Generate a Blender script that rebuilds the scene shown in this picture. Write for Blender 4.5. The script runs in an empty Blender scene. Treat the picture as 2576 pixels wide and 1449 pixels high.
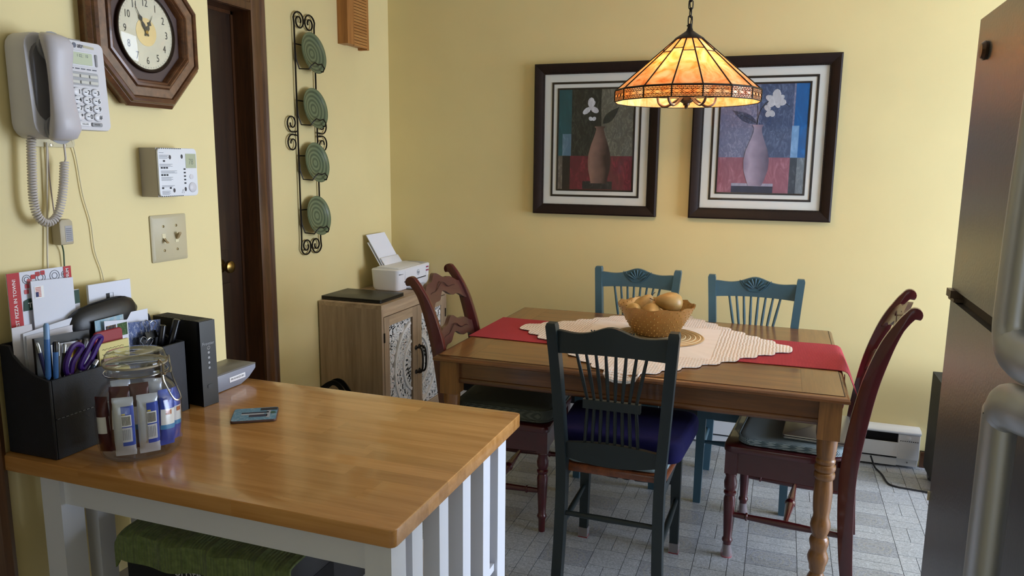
import bpy, bmesh, math, random
from mathutils import Vector, Matrix
random.seed(7)
S = bpy.context.scene
C = S.collection
PI = math.pi

# ---------------------------------------------------------------- camera
IMW, IMH, FPX = 2576.0, 1449.0, 1884.29
YAW, PITCH, ROLL = 0.34425716, 0.16524796, 0.01033776
CAMP = Vector((0, 0, 1.5))
_f = Vector((-math.sin(YAW)*math.cos(PITCH), math.cos(YAW)*math.cos(PITCH), -math.sin(PITCH)))
_r = Vector((math.cos(YAW), math.sin(YAW), 0)); _u = _r.cross(_f)
_R = _r*math.cos(ROLL)+_u*math.sin(ROLL); _U = -_r*math.sin(ROLL)+_u*math.cos(ROLL)
cd = bpy.data.cameras.new('camera'); cam = bpy.data.objects.new('camera', cd); C.objects.link(cam)
cd.sensor_width = 36; cd.lens = 36*FPX/IMW; cd.clip_start = .02
M = Matrix((_R, _U, -_f)).transposed().to_4x4(); M.translation = CAMP
cam.matrix_world = M
S.camera = cam
def _ray(x, y): return _R*((x-IMW/2)/FPX) - _U*((y-IMH/2)/FPX) + _f
def at_x(x, y, X): d = _ray(x, y); return CAMP + d*((X-CAMP.x)/d.x)
def at_y(x, y, Y): d = _ray(x, y); return CAMP + d*((Y-CAMP.y)/d.y)
def at_z(x, y, Z): d = _ray(x, y); return CAMP + d*((Z-CAMP.z)/d.z)

# ---------------------------------------------------------------- world, daylight, exposure
w = bpy.data.worlds.new('sky'); S.world = w; w.use_nodes = True
bg = w.node_tree.nodes['Background']; bg.inputs[0].default_value = (.80, .90, 1.0, 1); bg.inputs[1].default_value = 1.0
def daylight(name, loc, rot, sx, sy, power, col):
    l = bpy.data.lights.new(name, 'AREA'); l.shape = 'RECTANGLE'; l.size = sx; l.size_y = sy
    l.energy = power; l.color = col
    o = bpy.data.objects.new(name, l); C.objects.link(o); o.location = loc; o.rotation_euler = rot
    return o
daylight('window_daylight_right', (2.97, 2.95, 1.2), (0, PI/2, 0), 1.9, 2.0, 168, (.69, .80, 1.0))
daylight('window_daylight_rear', (.15, -2.17, 1.45), (PI/2, 0, 0), 1.9, 1.1, 2, (.92, .96, 1.0))
vs = S.view_settings
vs.view_transform = 'Standard'; vs.look = 'None'; vs.gamma = 1.0; vs.exposure = 0.0; vs.use_curve_mapping = False

# ---------------------------------------------------------------- materials
def lin(h):
    if isinstance(h, tuple): return h if len(h) == 4 else (*h, 1)
    h = h.lstrip('#'); c = [int(h[i:i+2], 16)/255 for i in (0, 2, 4)]
    return tuple((v/12.92 if v <= .04045 else ((v+.055)/1.055)**2.4) for v in c)+(1,)
MATS = {}
def newmat(n):
    m = bpy.data.materials.new(n); m.use_nodes = True
    nt = m.node_tree; b = nt.nodes['Principled BSDF']; MATS[n] = m
    return m, nt, b
def N(nt, t, **k):
    n = nt.nodes.new(t)
    for a, v in k.items(): setattr(n, a, v)
    return n
def coords(nt, scale=(1, 1, 1), src='Object'):
    tc = N(nt, 'ShaderNodeTexCoord'); mp = N(nt, 'ShaderNodeMapping')
    mp.inputs['Scale'].default_value = scale
    nt.links.new(tc.outputs[src], mp.inputs[0]); return mp.outputs[0]
def noise(nt, vec, scale, detail=3, rough=.5, dist=0):
    n = N(nt, 'ShaderNodeTexNoise'); n.inputs['Scale'].default_value = scale
    n.inputs['Detail'].default_value = detail; n.inputs['Roughness'].default_value = rough
    n.inputs['Distortion'].default_value = dist
    nt.links.new(vec, n.inputs['Vector']); return n.outputs['Fac']
def ramp(nt, fac, stops):
    r = N(nt, 'ShaderNodeValToRGB'); e = r.color_ramp.elements
    while len(e) < len(stops): e.new(.5)
    for i, (p, c) in enumerate(stops): e[i].position = p; e[i].color = lin(c)
    nt.links.new(fac, r.inputs[0]); return r.outputs[0]
def bump(nt, b, h, strength, dist=.002):
    n = N(nt, 'ShaderNodeBump'); n.inputs['Strength'].default_value = strength; n.inputs['Distance'].default_value = dist
    nt.links.new(h, n.inputs['Height']); nt.links.new(n.outputs[0], b.inputs['Normal'])
def shade(hexc, k):
    c = lin(hexc); return tuple(min(1, v*k) for v in c[:3])+(1,)
def P(n, col, rough=.5, metal=0, var=0, vs=8, bp=0, bs=120, coat=0, spec=None, sheen=0):
    if n in MATS: return MATS[n]
    m, nt, b = newmat(n)
    b.inputs['Base Color'].default_value = lin(col); b.inputs['Roughness'].default_value = rough
    b.inputs['Metallic'].default_value = metal
    if coat: b.inputs['Coat Weight'].default_value = coat; b.inputs['Coat Roughness'].default_value = .08
    if spec is not None: b.inputs['Specular IOR Level'].default_value = spec
    if sheen: b.inputs['Sheen Weight'].default_value = sheen
    v = None
    if var or bp: v = coords(nt)
    if var:
        c = ramp(nt, noise(nt, v, vs, 4), [(.3, shade(col, 1-var)), (.7, shade(col, 1+var))])
        nt.links.new(c, b.inputs['Base Color'])
    if bp: bump(nt, b, noise(nt, v, bs, 3), bp)
    return m
def wood(n, dark, light, axis=0, rough=.4, grain=1.0, coat=0, rnd=0, bp=.08):
    m, nt, b = newmat(n)
    sc = [26*grain]*3; sc[axis] = 1.6*grain
    v = coords(nt, tuple(sc))
    vv = v
    if rnd:
        oi = N(nt, 'ShaderNodeObjectInfo'); ad = N(nt, 'ShaderNodeVectorMath', operation='ADD')
        ml = N(nt, 'ShaderNodeMath', operation='MULTIPLY'); ml.inputs[1].default_value = 60
        nt.links.new(oi.outputs['Random'], ml.inputs[0]); nt.links.new(v, ad.inputs[0]); nt.links.new(ml.outputs[0], ad.inputs[1]); vv = ad.outputs[0]
    f1 = noise(nt, vv, 1.0, 5, .6, .6)
    mpf = noise(nt, vv, 5.0, 3, .6, .3)
    mx = N(nt, 'ShaderNodeMath', operation='MULTIPLY_ADD'); mx.inputs[1].default_value = .35; nt.links.new(mpf, mx.inputs[0]); nt.links.new(f1, mx.inputs[2])
    c = ramp(nt, mx.outputs[0], [(.42, dark), (.9, light)])
    if rnd:
        hs = N(nt, 'ShaderNodeHueSaturation'); mr = N(nt, 'ShaderNodeMapRange'); mr.inputs['To Min'].default_value = 1-rnd; mr.inputs['To Max'].default_value = 1+rnd
        nt.links.new(oi.outputs['Random'], mr.inputs[0]); nt.links.new(mr.outputs[0], hs.inputs['Value']); nt.links.new(c, hs.inputs['Color']); c = hs.outputs[0]
    nt.links.new(c, b.inputs['Base Color']); b.inputs['Roughness'].default_value = rough
    if coat: b.inputs['Coat Weight'].default_value = coat; b.inputs['Coat Roughness'].default_value = .1
    if bp: bump(nt, b, mx.outputs[0], bp, .001)
    return m
def stripes(n, c1, c2, axis=0, freq=100, rough=.9, bp=.5, ratio=.5, dist=0):
    m, nt, b = newmat(n); v = coords(nt)
    wv = N(nt, 'ShaderNodeTexWave', bands_direction='XYZ'[axis]); wv.inputs['Scale'].default_value = freq/PI/2*1.0
    wv.inputs['Distortion'].default_value = dist; wv.inputs['Detail'].default_value = 2; wv.inputs['Detail Scale'].default_value = 2
    nt.links.new(v, wv.inputs['Vector'])
    c = ramp(nt, wv.outputs['Fac'], [(max(0, ratio-.2), c1), (min(1, ratio+.2), c2)])
    nt.links.new(c, b.inputs['Base Color']); b.inputs['Roughness'].default_value = rough
    bump(nt, b, wv.outputs['Fac'], bp, .002)
    return m
def thinglass(n, tint=(1, 1, 1), k=.9):
    m = bpy.data.materials.new(n); m.use_nodes = True; nt = m.node_tree; MATS[n] = m
    nt.nodes.remove(nt.nodes['Principled BSDF']); out = nt.nodes['Material Output']
    t = N(nt, 'ShaderNodeBsdfTransparent'); t.inputs[0].default_value = (*tint, 1)
    g = N(nt, 'ShaderNodeBsdfGlossy'); g.inputs['Roughness'].default_value = .03
    lw = N(nt, 'ShaderNodeLayerWeight'); lw.inputs[0].default_value = .5
    pw = N(nt, 'ShaderNodeMath', operation='POWER'); pw.inputs[1].default_value = 5; nt.links.new(lw.outputs['Facing'], pw.inputs[0])
    sa = N(nt, 'ShaderNodeMath', operation='MULTIPLY_ADD'); sa.inputs[1].default_value = .95; sa.inputs[2].default_value = .045; nt.links.new(pw.outputs[0], sa.inputs[0])
    ml = N(nt, 'ShaderNodeMath', operation='MULTIPLY'); ml.inputs[1].default_value = k; nt.links.new(sa.outputs[0], ml.inputs[0])
    mx = N(nt, 'ShaderNodeMixShader'); nt.links.new(ml.outputs[0], mx.inputs[0]); nt.links.new(t.outputs[0], mx.inputs[1]); nt.links.new(g.outputs[0], mx.inputs[2])
    nt.links.new(mx.outputs[0], out.inputs[0]); return m

# ---------------------------------------------------------------- geometry builder
class G:
    """collects shapes in one bmesh and links them as ONE mesh object"""
    def __init__(s): s.bm = bmesh.new()
    def _new(s, before): return [v for v in s.bm.verts if v.index == -1 or v not in before]
    def _bev(s, vs_, b, seg):
        vset = set(vs_)
        es = [e for e in s.bm.edges if e.verts[0] in vset and e.verts[1] in vset and len(e.link_faces) == 2 and e.calc_face_angle(0) > .35]
        bmesh.ops.bevel(s.bm, geom=es, offset=b, segments=seg, profile=.5, affect='EDGES', clamp_overlap=True)
    def box(s, x0, x1, y0, y1, z0, z1, b=0, seg=2, m=None):
        bm = s.bm
        vs_ = [bm.verts.new(p) for p in ((x0,y0,z0),(x1,y0,z0),(x1,y1,z0),(x0,y1,z0),(x0,y0,z1),(x1,y0,z1),(x1,y1,z1),(x0,y1,z1))]
        if m is not None:
            for v in vs_: v.co = m @ v.co
        for f in ((3,2,1,0),(4,5,6,7),(0,1,5,4),(1,2,6,5),(2,3,7,6),(3,0,4,7)): bm.faces.new([vs_[i] for i in f])
        if b: s._bev(vs_, b, seg)
        return s
    def prism(s, poly, a, b_, plane='XZ', bev=0, seg=2, m=None):
        """poly: 2d points; extruded along the third axis from a to b_"""
        bm = s.bm
        def co(p, t):
            v = {'XZ': (p[0], t, p[1]), 'XY': (p[0], p[1], t), 'YZ': (t, p[0], p[1])}[plane]
            return m @ Vector(v) if m is not None else v
        A = [bm.verts.new(co(p, a)) for p in poly]; B = [bm.verts.new(co(p, b_)) for p in poly]
        n = len(poly); fs = []
        for i in range(n):
            j = (i+1) % n; fs.append(bm.faces.new((A[i], A[j], B[j], B[i])))
        fs.append(bm.faces.new(A[::-1])); fs.append(bm.faces.new(B))
        bmesh.ops.recalc_face_normals(bm, faces=fs)
        if bev: s._bev(A+B, bev, seg)
        return s
    def lathe(s, prof, at=(0, 0, 0), seg=24, m=None, sx=1, sy=1, ph=0, power=None, ring=False):
        """prof: (r, z) from bottom to top; r=0 closes to a point"""
        bm = s.bm; at = Vector(at); rows = []
        def put(v):
            v = Vector(v)
            if m is not None: v = m @ v
            return bm.verts.new(v+at)
        for r, z in prof:
            if r <= 1e-6: rows.append([put((0, 0, z))]); continue
            row = []
            for i in range(seg):
                a = 2*PI*i/seg+ph; ca, sa = math.cos(a), math.sin(a); k = 1
                if power: k = 1/((abs(ca)**power+abs(sa)**power)**(1/power))
                row.append(put((r*ca*k*sx, r*sa*k*sy, z)))
            rows.append(row)
        for A, B in zip(rows, rows[1:]+([rows[0]] if ring else [])):
            for i in range(seg):
                j = (i+1) % seg
                q = [A[i % len(A)], A[j % len(A)], B[j % len(B)], B[i % len(B)]]
                u = []
                for v in q:
                    if v not in u: u.append(v)
                if len(u) > 2: bm.faces.new(u)
        if ring: return s
        if len(rows[0]) > 1: bm.faces.new(rows[0][::-1])
        if len(rows[-1]) > 1: bm.faces.new(rows[-1])
        return s
    def tube(s, pts, r, seg=8, closed=False, flat=None, cap=True):
        """round (or flat=(w,h) rectangular) bar along points; r may be a list"""
        bm = s.bm; pts = [Vector(p) for p in pts]; n = len(pts)
        rs = r if isinstance(r, (list, tuple)) else [r]*n
        T = []
        for i in range(n):
            a = pts[(i-1) % n] if (closed or i > 0) else pts[i]; b_ = pts[(i+1) % n] if (closed or i < n-1) else pts[i]
            T.append((b_-a).normalized())
        up = Vector((0, 0, 1)) if abs(T[0].z) < .9 else Vector((0, 1, 0))
        nrm = (up - T[0]*up.dot(T[0])).normalized(); rows = []
        for i in range(n):
            nrm = (nrm - T[i]*nrm.dot(T[i])).normalized(); bn = T[i].cross(nrm)
            if flat:
                w_, h_ = flat; row = [bm.verts.new(pts[i]+bn*(x*w_/2*rs[i])+nrm*(y*h_/2*rs[i])) for x, y in ((-1,-1),(1,-1),(1,1),(-1,1))]
            else:
                row = [bm.verts.new(pts[i]+(nrm*math.cos(2*PI*k/seg)+bn*math.sin(2*PI*k/seg))*rs[i]) for k in range(seg)]
            rows.append(row)
        k = len(rows[0]); fs = []
        for A, B in (list(zip(rows, rows[1:])) + ([(rows[-1], rows[0])] if closed else [])):
            for i in range(k): fs.append(bm.faces.new((A[i], A[(i+1) % k], B[(i+1) % k], B[i])))
        if not closed and cap: fs.append(bm.faces.new(rows[0][::-1])); fs.append(bm.faces.new(rows[-1]))
        bmesh.ops.recalc_face_normals(bm, faces=fs)
        return s
    def loft(s, sections, cap=True, closed=True):
        """sections: lists of 3d points of equal length"""
        bm = s.bm; rows = [[bm.verts.new(p) for p in sec] for sec in sections]; k = len(rows[0]); fs = []
        for A, B in zip(rows, rows[1:]):
            for i in range(k if closed else k-1): fs.append(bm.faces.new((A[i], A[(i+1) % k], B[(i+1) % k], B[i])))
        if cap and closed: fs.append(bm.faces.new(rows[0][::-1])); fs.append(bm.faces.new(rows[-1]))
        bmesh.ops.recalc_face_normals(bm, faces=fs)
        return s
    def sheet(s, nx, ny, fn, th=0):
        """a cloth or paper: fn(u,v)->point, optional thickness along fn normals (downwards z when flat)"""
        bm = s.bm; V = [[bm.verts.new(fn(i/nx, j/ny)) for i in range(nx+1)] for j in range(ny+1)]
        fs = [bm.faces.new((V[j][i], V[j][i+1], V[j+1][i+1], V[j+1][i])) for j in range(ny) for i in range(nx)]
        if th:
            bmesh.ops.recalc_face_normals(bm, faces=fs)
            bmesh.ops.solidify(bm, geom=fs, thickness=th)
        return s
    def ball(s, c, r, seg=12, rings=8, sc=(1, 1, 1), m=None):
        mm = Matrix.Translation(c) @ (m or Matrix()) @ Matrix.Diagonal((*[r*k for k in sc], 1))
        bmesh.ops.create_uvsphere(s.bm, u_segments=seg, v_segments=rings, radius=1, matrix=mm); return s
    def mesh(s, me, m):
        b2 = bmesh.new(); b2.from_mesh(me); b2.transform(m)
        t = bpy.data.meshes.new('t'); b2.to_mesh(t); s.bm.from_mesh(t); b2.free(); bpy.data.meshes.remove(t); return s
    def xf(s, m): s.bm.transform(m); return s
    def done(s, name, mat, parent=None, smooth=40, loc=None, rot=None, recalc=False):
        if recalc: bmesh.ops.recalc_face_normals(s.bm, faces=s.bm.faces[:])
        me = bpy.data.meshes.new(name); s.bm.to_mesh(me); s.bm.free()
        if mat: me.materials.append(mat if not isinstance(mat, str) else MATS[mat])
        if smooth:
            me.polygons.foreach_set('use_smooth', [True]*len(me.polygons))
            me.set_sharp_from_angle(angle=math.radians(smooth))
        return link(name, me, parent, loc, rot)
def link(name, me, parent=None, loc=None, rot=None):
    o = bpy.data.objects.new(name, me); C.objects.link(o)
    if parent: o.parent = parent
    if loc: o.location = loc
    if rot: o.rotation_euler = rot
    return o
def tag(o, label, cat, group=None):
    o['label'] = label; o['category'] = cat
    if group: o['group'] = group
    return o
def thing(name, label, cat, loc=(0, 0, 0), rz=0, group=None, rot=None):
    o = bpy.data.objects.new(name, None); C.objects.link(o); o.empty_display_size = .05
    o.location = loc; o.rotation_euler = rot or (0, 0, rz)
    return tag(o, label, cat, group)
def struct(o): o['kind'] = 'structure'; return o
def copytree(o, parent=None):
    c = o.copy(); C.objects.link(c); c.parent = parent
    for ch in o.children: copytree(ch, c)
    return c
_txt = {}
def txt(sx, size=1.0, align='CENTER', bold=0, shear=0):
    """lettering as a flat mesh in the XY plane, cap height about 0.7*size"""
    k = (sx, size, align, bold, shear)
    if k in _txt: return _txt[k]
    cu = bpy.data.curves.new('t', 'FONT'); cu.body = sx; cu.size = size; cu.align_x = align; cu.align_y = 'CENTER'
    cu.offset = bold*size; cu.shear = shear; cu.resolution_u = 3
    o = bpy.data.objects.new('t', cu); C.objects.link(o)
    me = bpy.data.meshes.new_from_object(o.evaluated_get(bpy.context.evaluated_depsgraph_get()))
    bpy.data.objects.remove(o); bpy.data.curves.remove(cu); _txt[k] = me
    return me
RX = Matrix.Rotation(PI/2, 4, 'X')       # XY-plane drawing -> upright, facing -Y
def T(x, y, z): return Matrix.Translation((x, y, z))
def RZ(a): return Matrix.Rotation(a, 4, 'Z')
def RY(a): return Matrix.Rotation(a, 4, 'Y')
def RXm(a): return Matrix.Rotation(a, 4, 'X')
def put(g, s_, size, x, y, z, align='CENTER', bold=0, roll=0, shear=0, sx=1):
    """upright lettering facing -Y"""
    return g.mesh(txt(s_, size, align, bold, shear), T(x, y, z) @ RX @ RZ(roll) @ Matrix.Diagonal((sx, 1, 1, 1)))
def arc(cx, cy, r, a0, a1, n): return [(cx+r*math.cos(a0+(a1-a0)*i/n), cy+r*math.sin(a0+(a1-a0)*i/n)) for i in range(n+1)]
def rrect(x0, x1, y0, y1, r, n=4):
    return arc(x1-r, y1-r, r, 0, PI/2, n)+arc(x0+r, y1-r, r, PI/2, PI, n)+arc(x0+r, y0+r, r, PI, 1.5*PI, n)+arc(x1-r, y0+r, r, 1.5*PI, 2*PI, n)
def bez(P_, n):
    """Catmull-Rom through points"""
    P_ = [Vector(p) for p in P_]; out = []
    Q = [P_[0]*2-P_[1]]+P_+[P_[-1]*2-P_[-2]]
    for i in range(1, len(Q)-2):
        a, b_, c, d = Q[i-1:i+3]
        for k in range(n):
            t = k/n; out.append(.5*((2*b_)+(c-a)*t+(2*a-5*b_+4*c-d)*t*t+(3*b_-a-3*c+d)*t**3))
    return out+[P_[-1]]
# ================================================================ the room
XW, XP, YB = -1.445, -2.266, 4.1          # clock wall, plate wall, back wall
ZC, XR, YR = 2.5, 3.0, -2.2
wallm = P('wall_paint', '#E1D098', .55, var=.025, vs=3, bp=.05, bs=260)
ceilm = P('ceiling_paint', '#E8DEC8', .9, bp=.2, bs=90)
trimm = wood('dark_stained_wood', '#2E1A0E', '#5B3820', 2, .35, 1.4, coat=.3)
casem = wood('casing_wood', '#3C2413', '#6E4A2E', 2, .3, 1.4, coat=.4)
doorm = wood('door_wood', '#20120A', '#3A2313', 2, .4, 1.2, coat=.2)
whitem = P('white_enamel', '#E4E6EA', .45)
blackm = P('black_plastic', '#0C0C0E', .35)
darkm = P('dark_cavity', '#101012', .9)
brassm = P('brass', '#8E7440', .3, 1)
dkiron = P('dark_iron', '#241F1C', .45, .6)
def wall(name, *b): return struct(G().box(*b).done(name, wallm))
struct(G().box(XP-.9, XR+.15, YR-.15, YB+.12, -.1, -.004).done('floor', P('floor_grout', '#5E5E5C', .75)))
FLOOR = bpy.data.objects['floor']
struct(G().box(XP-.9, XR+.15, YR-.15, YB+.12, ZC, ZC+.1).done('ceiling', ceilm))
wall('wall_back', XP-.9, XR+.15, YB, YB+.12, 0, ZC)
DY0, DY1, DZ = 1.98, 2.848, 2.15
g = G().box(XP-.13, XP, 1.535, DY0, 0, ZC).box(XP-.13, XP, DY1, YB, 0, ZC).box(XP-.13, XP, DY0, DY1, DZ, ZC)
struct(g.done('wall_left', wallm))
wall('wall_left_near', XW-.12, XW, .997, 1.655, 0, ZC)
wall('wall_left_return', XP-.13, XW-.12, 1.535, 1.655, 0, ZC)
wall('wall_left_front', XW-.12, XW, YR, .13, 0, ZC)
# window openings out of view, where the daylight comes in
WR = (1.95, 3.95, .25, 2.15)
g = G().box(XR, XR+.15, YR, WR[0], 0, ZC).box(XR, XR+.15, WR[1], YB, 0, ZC).box(XR, XR+.15, WR[0], WR[1], 0, WR[2]).box(XR, XR+.15, WR[0], WR[1], WR[3], ZC)
struct(g.done('wall_right', wallm))
WB = (-.82, 1.12, .88, 2.02)
g = G().box(XP-.9, WB[0], YR-.15, YR, 0, ZC).box(WB[1], XR+.15, YR-.15, YR, 0, ZC).box(WB[0], WB[1], YR-.15, YR, 0, WB[2]).box(WB[0], WB[1], YR-.15, YR, WB[3], ZC)
struct(g.done('wall_rear', wallm))
glassm = thinglass('window_glass')
g = G(); a, b_, c, d = WR
for q in ((a, b_, c, c+.05), (a, b_, d-.05, d), (a, a+.05, c, d), (b_-.05, b_, c, d), ((a+b_)/2-.03, (a+b_)/2+.03, c, d)): g.box(XR+.05, XR+.11, q[0], q[1], q[2], q[3], .004)
win = struct(g.done('window_1', whitem)); G().box(XR+.078, XR+.082, a+.05, b_-.05, c+.05, d-.05).done('pane', glassm, win)
g = G(); a, b_, c, d = WB
for q in ((a, b_, c, c+.05), (a, b_, d-.05, d), (a, a+.05, c, d), (b_-.05, b_, c, d), ((a+b_)/2-.03, (a+b_)/2+.03, c, d)): g.box(q[0], q[1], YR-.11, YR-.05, q[2], q[3], .004)
win = struct(g.done('window_2', whitem)); G().box(a+.05, b_-.05, YR-.082, YR-.078, c+.05, d-.05).done('pane', glassm, win)
# door in the plate wall, its jamb and its casing
g = G().box(XP-.13, XP, DY1-.001, DY1+.02, 0, DZ).box(XP-.13, XP, DY0-.02, DY0+.001, 0, DZ).box(XP-.13, XP, DY0-.02, DY1+.02, DZ-.001, DZ+.02)
g.box(XP-.12, XP-.085, DY1-.015, DY1, 0, DZ).box(XP-.12, XP-.085, DY0, DY1, DZ-.015, DZ)
struct(g.done('trim_1', trimm))
def casing(name, y0, y1, z1, x, far=True, near=True):
    prof = [(0, 0), (.013, 0), (.016, .012), (.016, .03), (.011, .036), (.011, .062), (.018, .07), (.021, .084), (.016, .095), (0, .095)]
    g = G()
    if far: g.prism([(x+a, y1+t) for a, t in prof], 0, z1+.095, 'XY')
    if near: g.prism([(x+a, y0-t) for a, t in prof], 0, z1+.095, 'XY')
    g.prism([(x+a, z1+t) for a, t in prof], y0, y1, 'XZ')
    return struct(g.done(name, casem, smooth=25))
casing('trim_2', DY0, DY1, DZ, XP)
casing('trim_3', .13, .997-.095, 2.08, XW, near=False).location.y = 0
struct(G().box(XW-.12, XW, .13, .997-.0955, 2.08, ZC).done('wall_left_lintel', wallm))
g = G().box(XP-.1295, XP-.09, DY0+.004, DY1-.004, .006, DZ-.004, .002)
door = struct(g.done('door_1', doorm))
for z0, z1 in ((.12, .95), (1.1, 2.03)):
    for y0, y1 in ((DY0+.1, DY0+.39), (DY1-.39, DY1-.1)):
        G().prism(rrect(y0, y1, z0, z1, .004), XP-.0905, XP-.084, 'YZ', .004, 1).done('panel', doorm, door)
d2_ = struct(G().box(XW-.09, XW-.05, .134, .897, .006, 2.076, .002).done('door_2', doorm))
G().lathe([(.03, 0), (.032, .004), (.012, .012), (.011, .03), (.022, .038), (.028, .05), (.014, .066), (0, .068)], (XW-.05, .2, 1.0), 20, RY(PI/2)).done('knob', brassm, d2_)
kp = Vector((XP-.09, 2.69, 1.03))
g = G().lathe([(.03, 0), (.032, .004), (.028, .008), (.012, .012), (.011, .03), (.022, .038), (.028, .05), (.026, .062), (.014, .068), (0, .069)], kp, 24, RY(PI/2))
g.done('knob', brassm, door)
struct(G().box(.735, XR-.002, YB-.014, YB-.001, 0, .085, .003).box(.735, XR-.002, YB-.02, YB-.001, .072, .085, .004).done('baseboard_back', trimm))
struct(G().box(XP+.001, XP+.014, 2.945, 3.285, 0, .085, .003).done('baseboard_left', trimm))
struct(G().box(XR-.014, XR-.001, YR+.02, YB-.03, 0, .085, .003).done('baseboard_right', trimm))

# ---- floor tiles of the embossed vinyl: medallion squares, plain blocks, strips
def tilemat(n, base, dark, light, med=False):
    m, nt, b = newmat(n); v = coords(nt)
    oi = N(nt, 'ShaderNodeObjectInfo'); ad = N(nt, 'ShaderNodeVectorMath', operation='ADD'); nt.links.new(v, ad.inputs[0]); nt.links.new(oi.outputs['Location'], ad.inputs[1])
    f = noise(nt, ad.outputs[0], 130, 4, .6, 1.2)
    c = ramp(nt, f, [(.38, dark), (.5, base), (.66, light)])
    f2 = noise(nt, ad.outputs[0], 6, 2)
    hs = N(nt, 'ShaderNodeHueSaturation'); mr = N(nt, 'ShaderNodeMapRange'); mr.inputs['To Min'].default_value = .82; mr.inputs['To Max'].default_value = 1.14
    nt.links.new(f2, mr.inputs[0]); nt.links.new(mr.outputs[0], hs.inputs['Value']); nt.links.new(c, hs.inputs['Color'])
    nt.links.new(hs.outputs[0], b.inputs['Base Color']); b.inputs['Roughness'].default_value = .33
    bump(nt, b, f, .2, .0005)
    return m
tA = tilemat('vinyl_plain', '#AEB2B8', '#969AA0', '#C8CCD2')
tB = tilemat('vinyl_medallion', '#9CA0A8', '#81858E', '#B6BAC2')
tL = P('vinyl_medallion_line', '#A9A9A4', .45)
mm_ = .0625; TILES = []
def cell(x0, x1, y0, y1, k): TILES.append((x0, x1, y0, y1, k))
x = -2.26+.012; col = 0; X0 = .515-.1875-5*.375
ys0 = 2.929-.25*21
nx = -2
while X0+nx*.375 > XP: nx -= 1
for ci in range(nx, 10):
    xa = X0+ci*.375
    for ri in range(-2, 36):
        y0 = ys0+.25*ri
        if y0 > YB or y0 < -2.2: continue
        # medallion column
        cell(xa, xa+.1875, y0, y0+.0625, 0); cell(xa, xa+.1875, y0+.0625, y0+.125, 0); cell(xa, xa+.1875, y0+.125, y0+.25, 1)
        # split / whole column
        xb = xa+.1875
        cell(xb, xb+.0625, y0+.03, y0+.155, 0); cell(xb+.0625, xb+.125, y0+.03, y0+.155, 0)
        if ri % 2: cell(xb, xb+.125, y0+.155, y0+.28, 0)
        else: cell(xb, xb+.125, y0+.155, y0+.2175, 0); cell(xb, xb+.125, y0+.2175, y0+.28, 0)
        # narrow strip column
        xc = xa+.3125
        cell(xc, xc+.0625, y0, y0+.125, 0); cell(xc, xc+.0625, y0+.125, y0+.25, 0)
def seen(t):
    cx, cy = (t[0]+t[1])/2, (t[2]+t[3])/2; v = Vector((cx, cy, 0))-CAMP; d = v.dot(_f)
    if d < .2: return 0
    px, py = IMW/2+FPX*v.dot(_R)/d, IMH/2-FPX*v.dot(_U)/d
    if not (1140 < px < 2345 and py < 1475 and cy < YB-.05): return 0
    return 1/d
TILES = [(max(t[0], XP), min(t[1], XR), max(t[2], YR), min(t[3], YB), t[4]) for t in TILES]
TILES = [t for t in TILES if t[1]-t[0] > .02 and t[3]-t[2] > .02]
TILES.sort(key=lambda t: -seen(t))
gap = .0022; tm = {}
rest = G()
def tilegeo(g, w_, d_, ox=0, oy=0, k=0):
    g.prism([(ox-w_/2, oy-d_/2), (ox+w_/2, oy-d_/2), (ox+w_/2, oy+d_/2), (ox-w_/2, oy+d_/2)], -.004, 0, 'XY')
def medal(k, hw, hd):
    """embossed ring outline on the medallion square"""
    g = G()
    for s_, t_ in ((.86, .0035), (.55, .004), (.33, .0035)):
        n = 20; A = []; B = []
        for i in range(n):
            a = 2*PI*i/n; q = 1/((abs(math.cos(a))**3+abs(math.sin(a))**3)**(1/3)); wv = 1+.06*math.cos(8*a)
            A.append((hw*s_*q*wv*math.cos(a), hd*s_*q*wv*math.sin(a), .0003)); B.append(((hw*s_-t_)*q*wv*math.cos(a), (hd*s_-t_)*q*wv*math.sin(a), .0003))
        va = [g.bm.verts.new(p) for p in A]; vb = [g.bm.verts.new(p) for p in B]
        for i in range(n): g.bm.faces.new((va[i], va[(i+1) % n], vb[(i+1) % n], vb[i]))
    me = bpy.data.meshes.new('medallion'); g.bm.to_mesh(me); g.bm.free(); me.materials.append(tL); return me
medme = medal(0, .1875/2-.008, .0625-.008)
for i, t in enumerate(TILES):
    w_, d_ = t[1]-t[0]-gap, t[3]-t[2]-gap; cx, cy = (t[0]+t[1])/2, (t[2]+t[3])/2
    if i < 300 and seen(t):
        key = (round(w_, 4), round(d_, 4), t[4])
        if key not in tm:
            g = G(); tilegeo(g, w_, d_); me = bpy.data.meshes.new('tile'); g.bm.to_mesh(me); g.bm.free(); me.materials.append(tB if t[4] else tA); tm[key] = me
        o = link('tile', tm[key], FLOOR, (cx, cy, 0))
        if t[4] and key[0] > .18 and key[1] > .12: link('medallion', medme, o)
    else: tilegeo(rest, w_, d_, cx, cy)
o = rest.done('tile_field', tA, FLOOR, smooth=0); o['kind'] = 'stuff'

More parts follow.
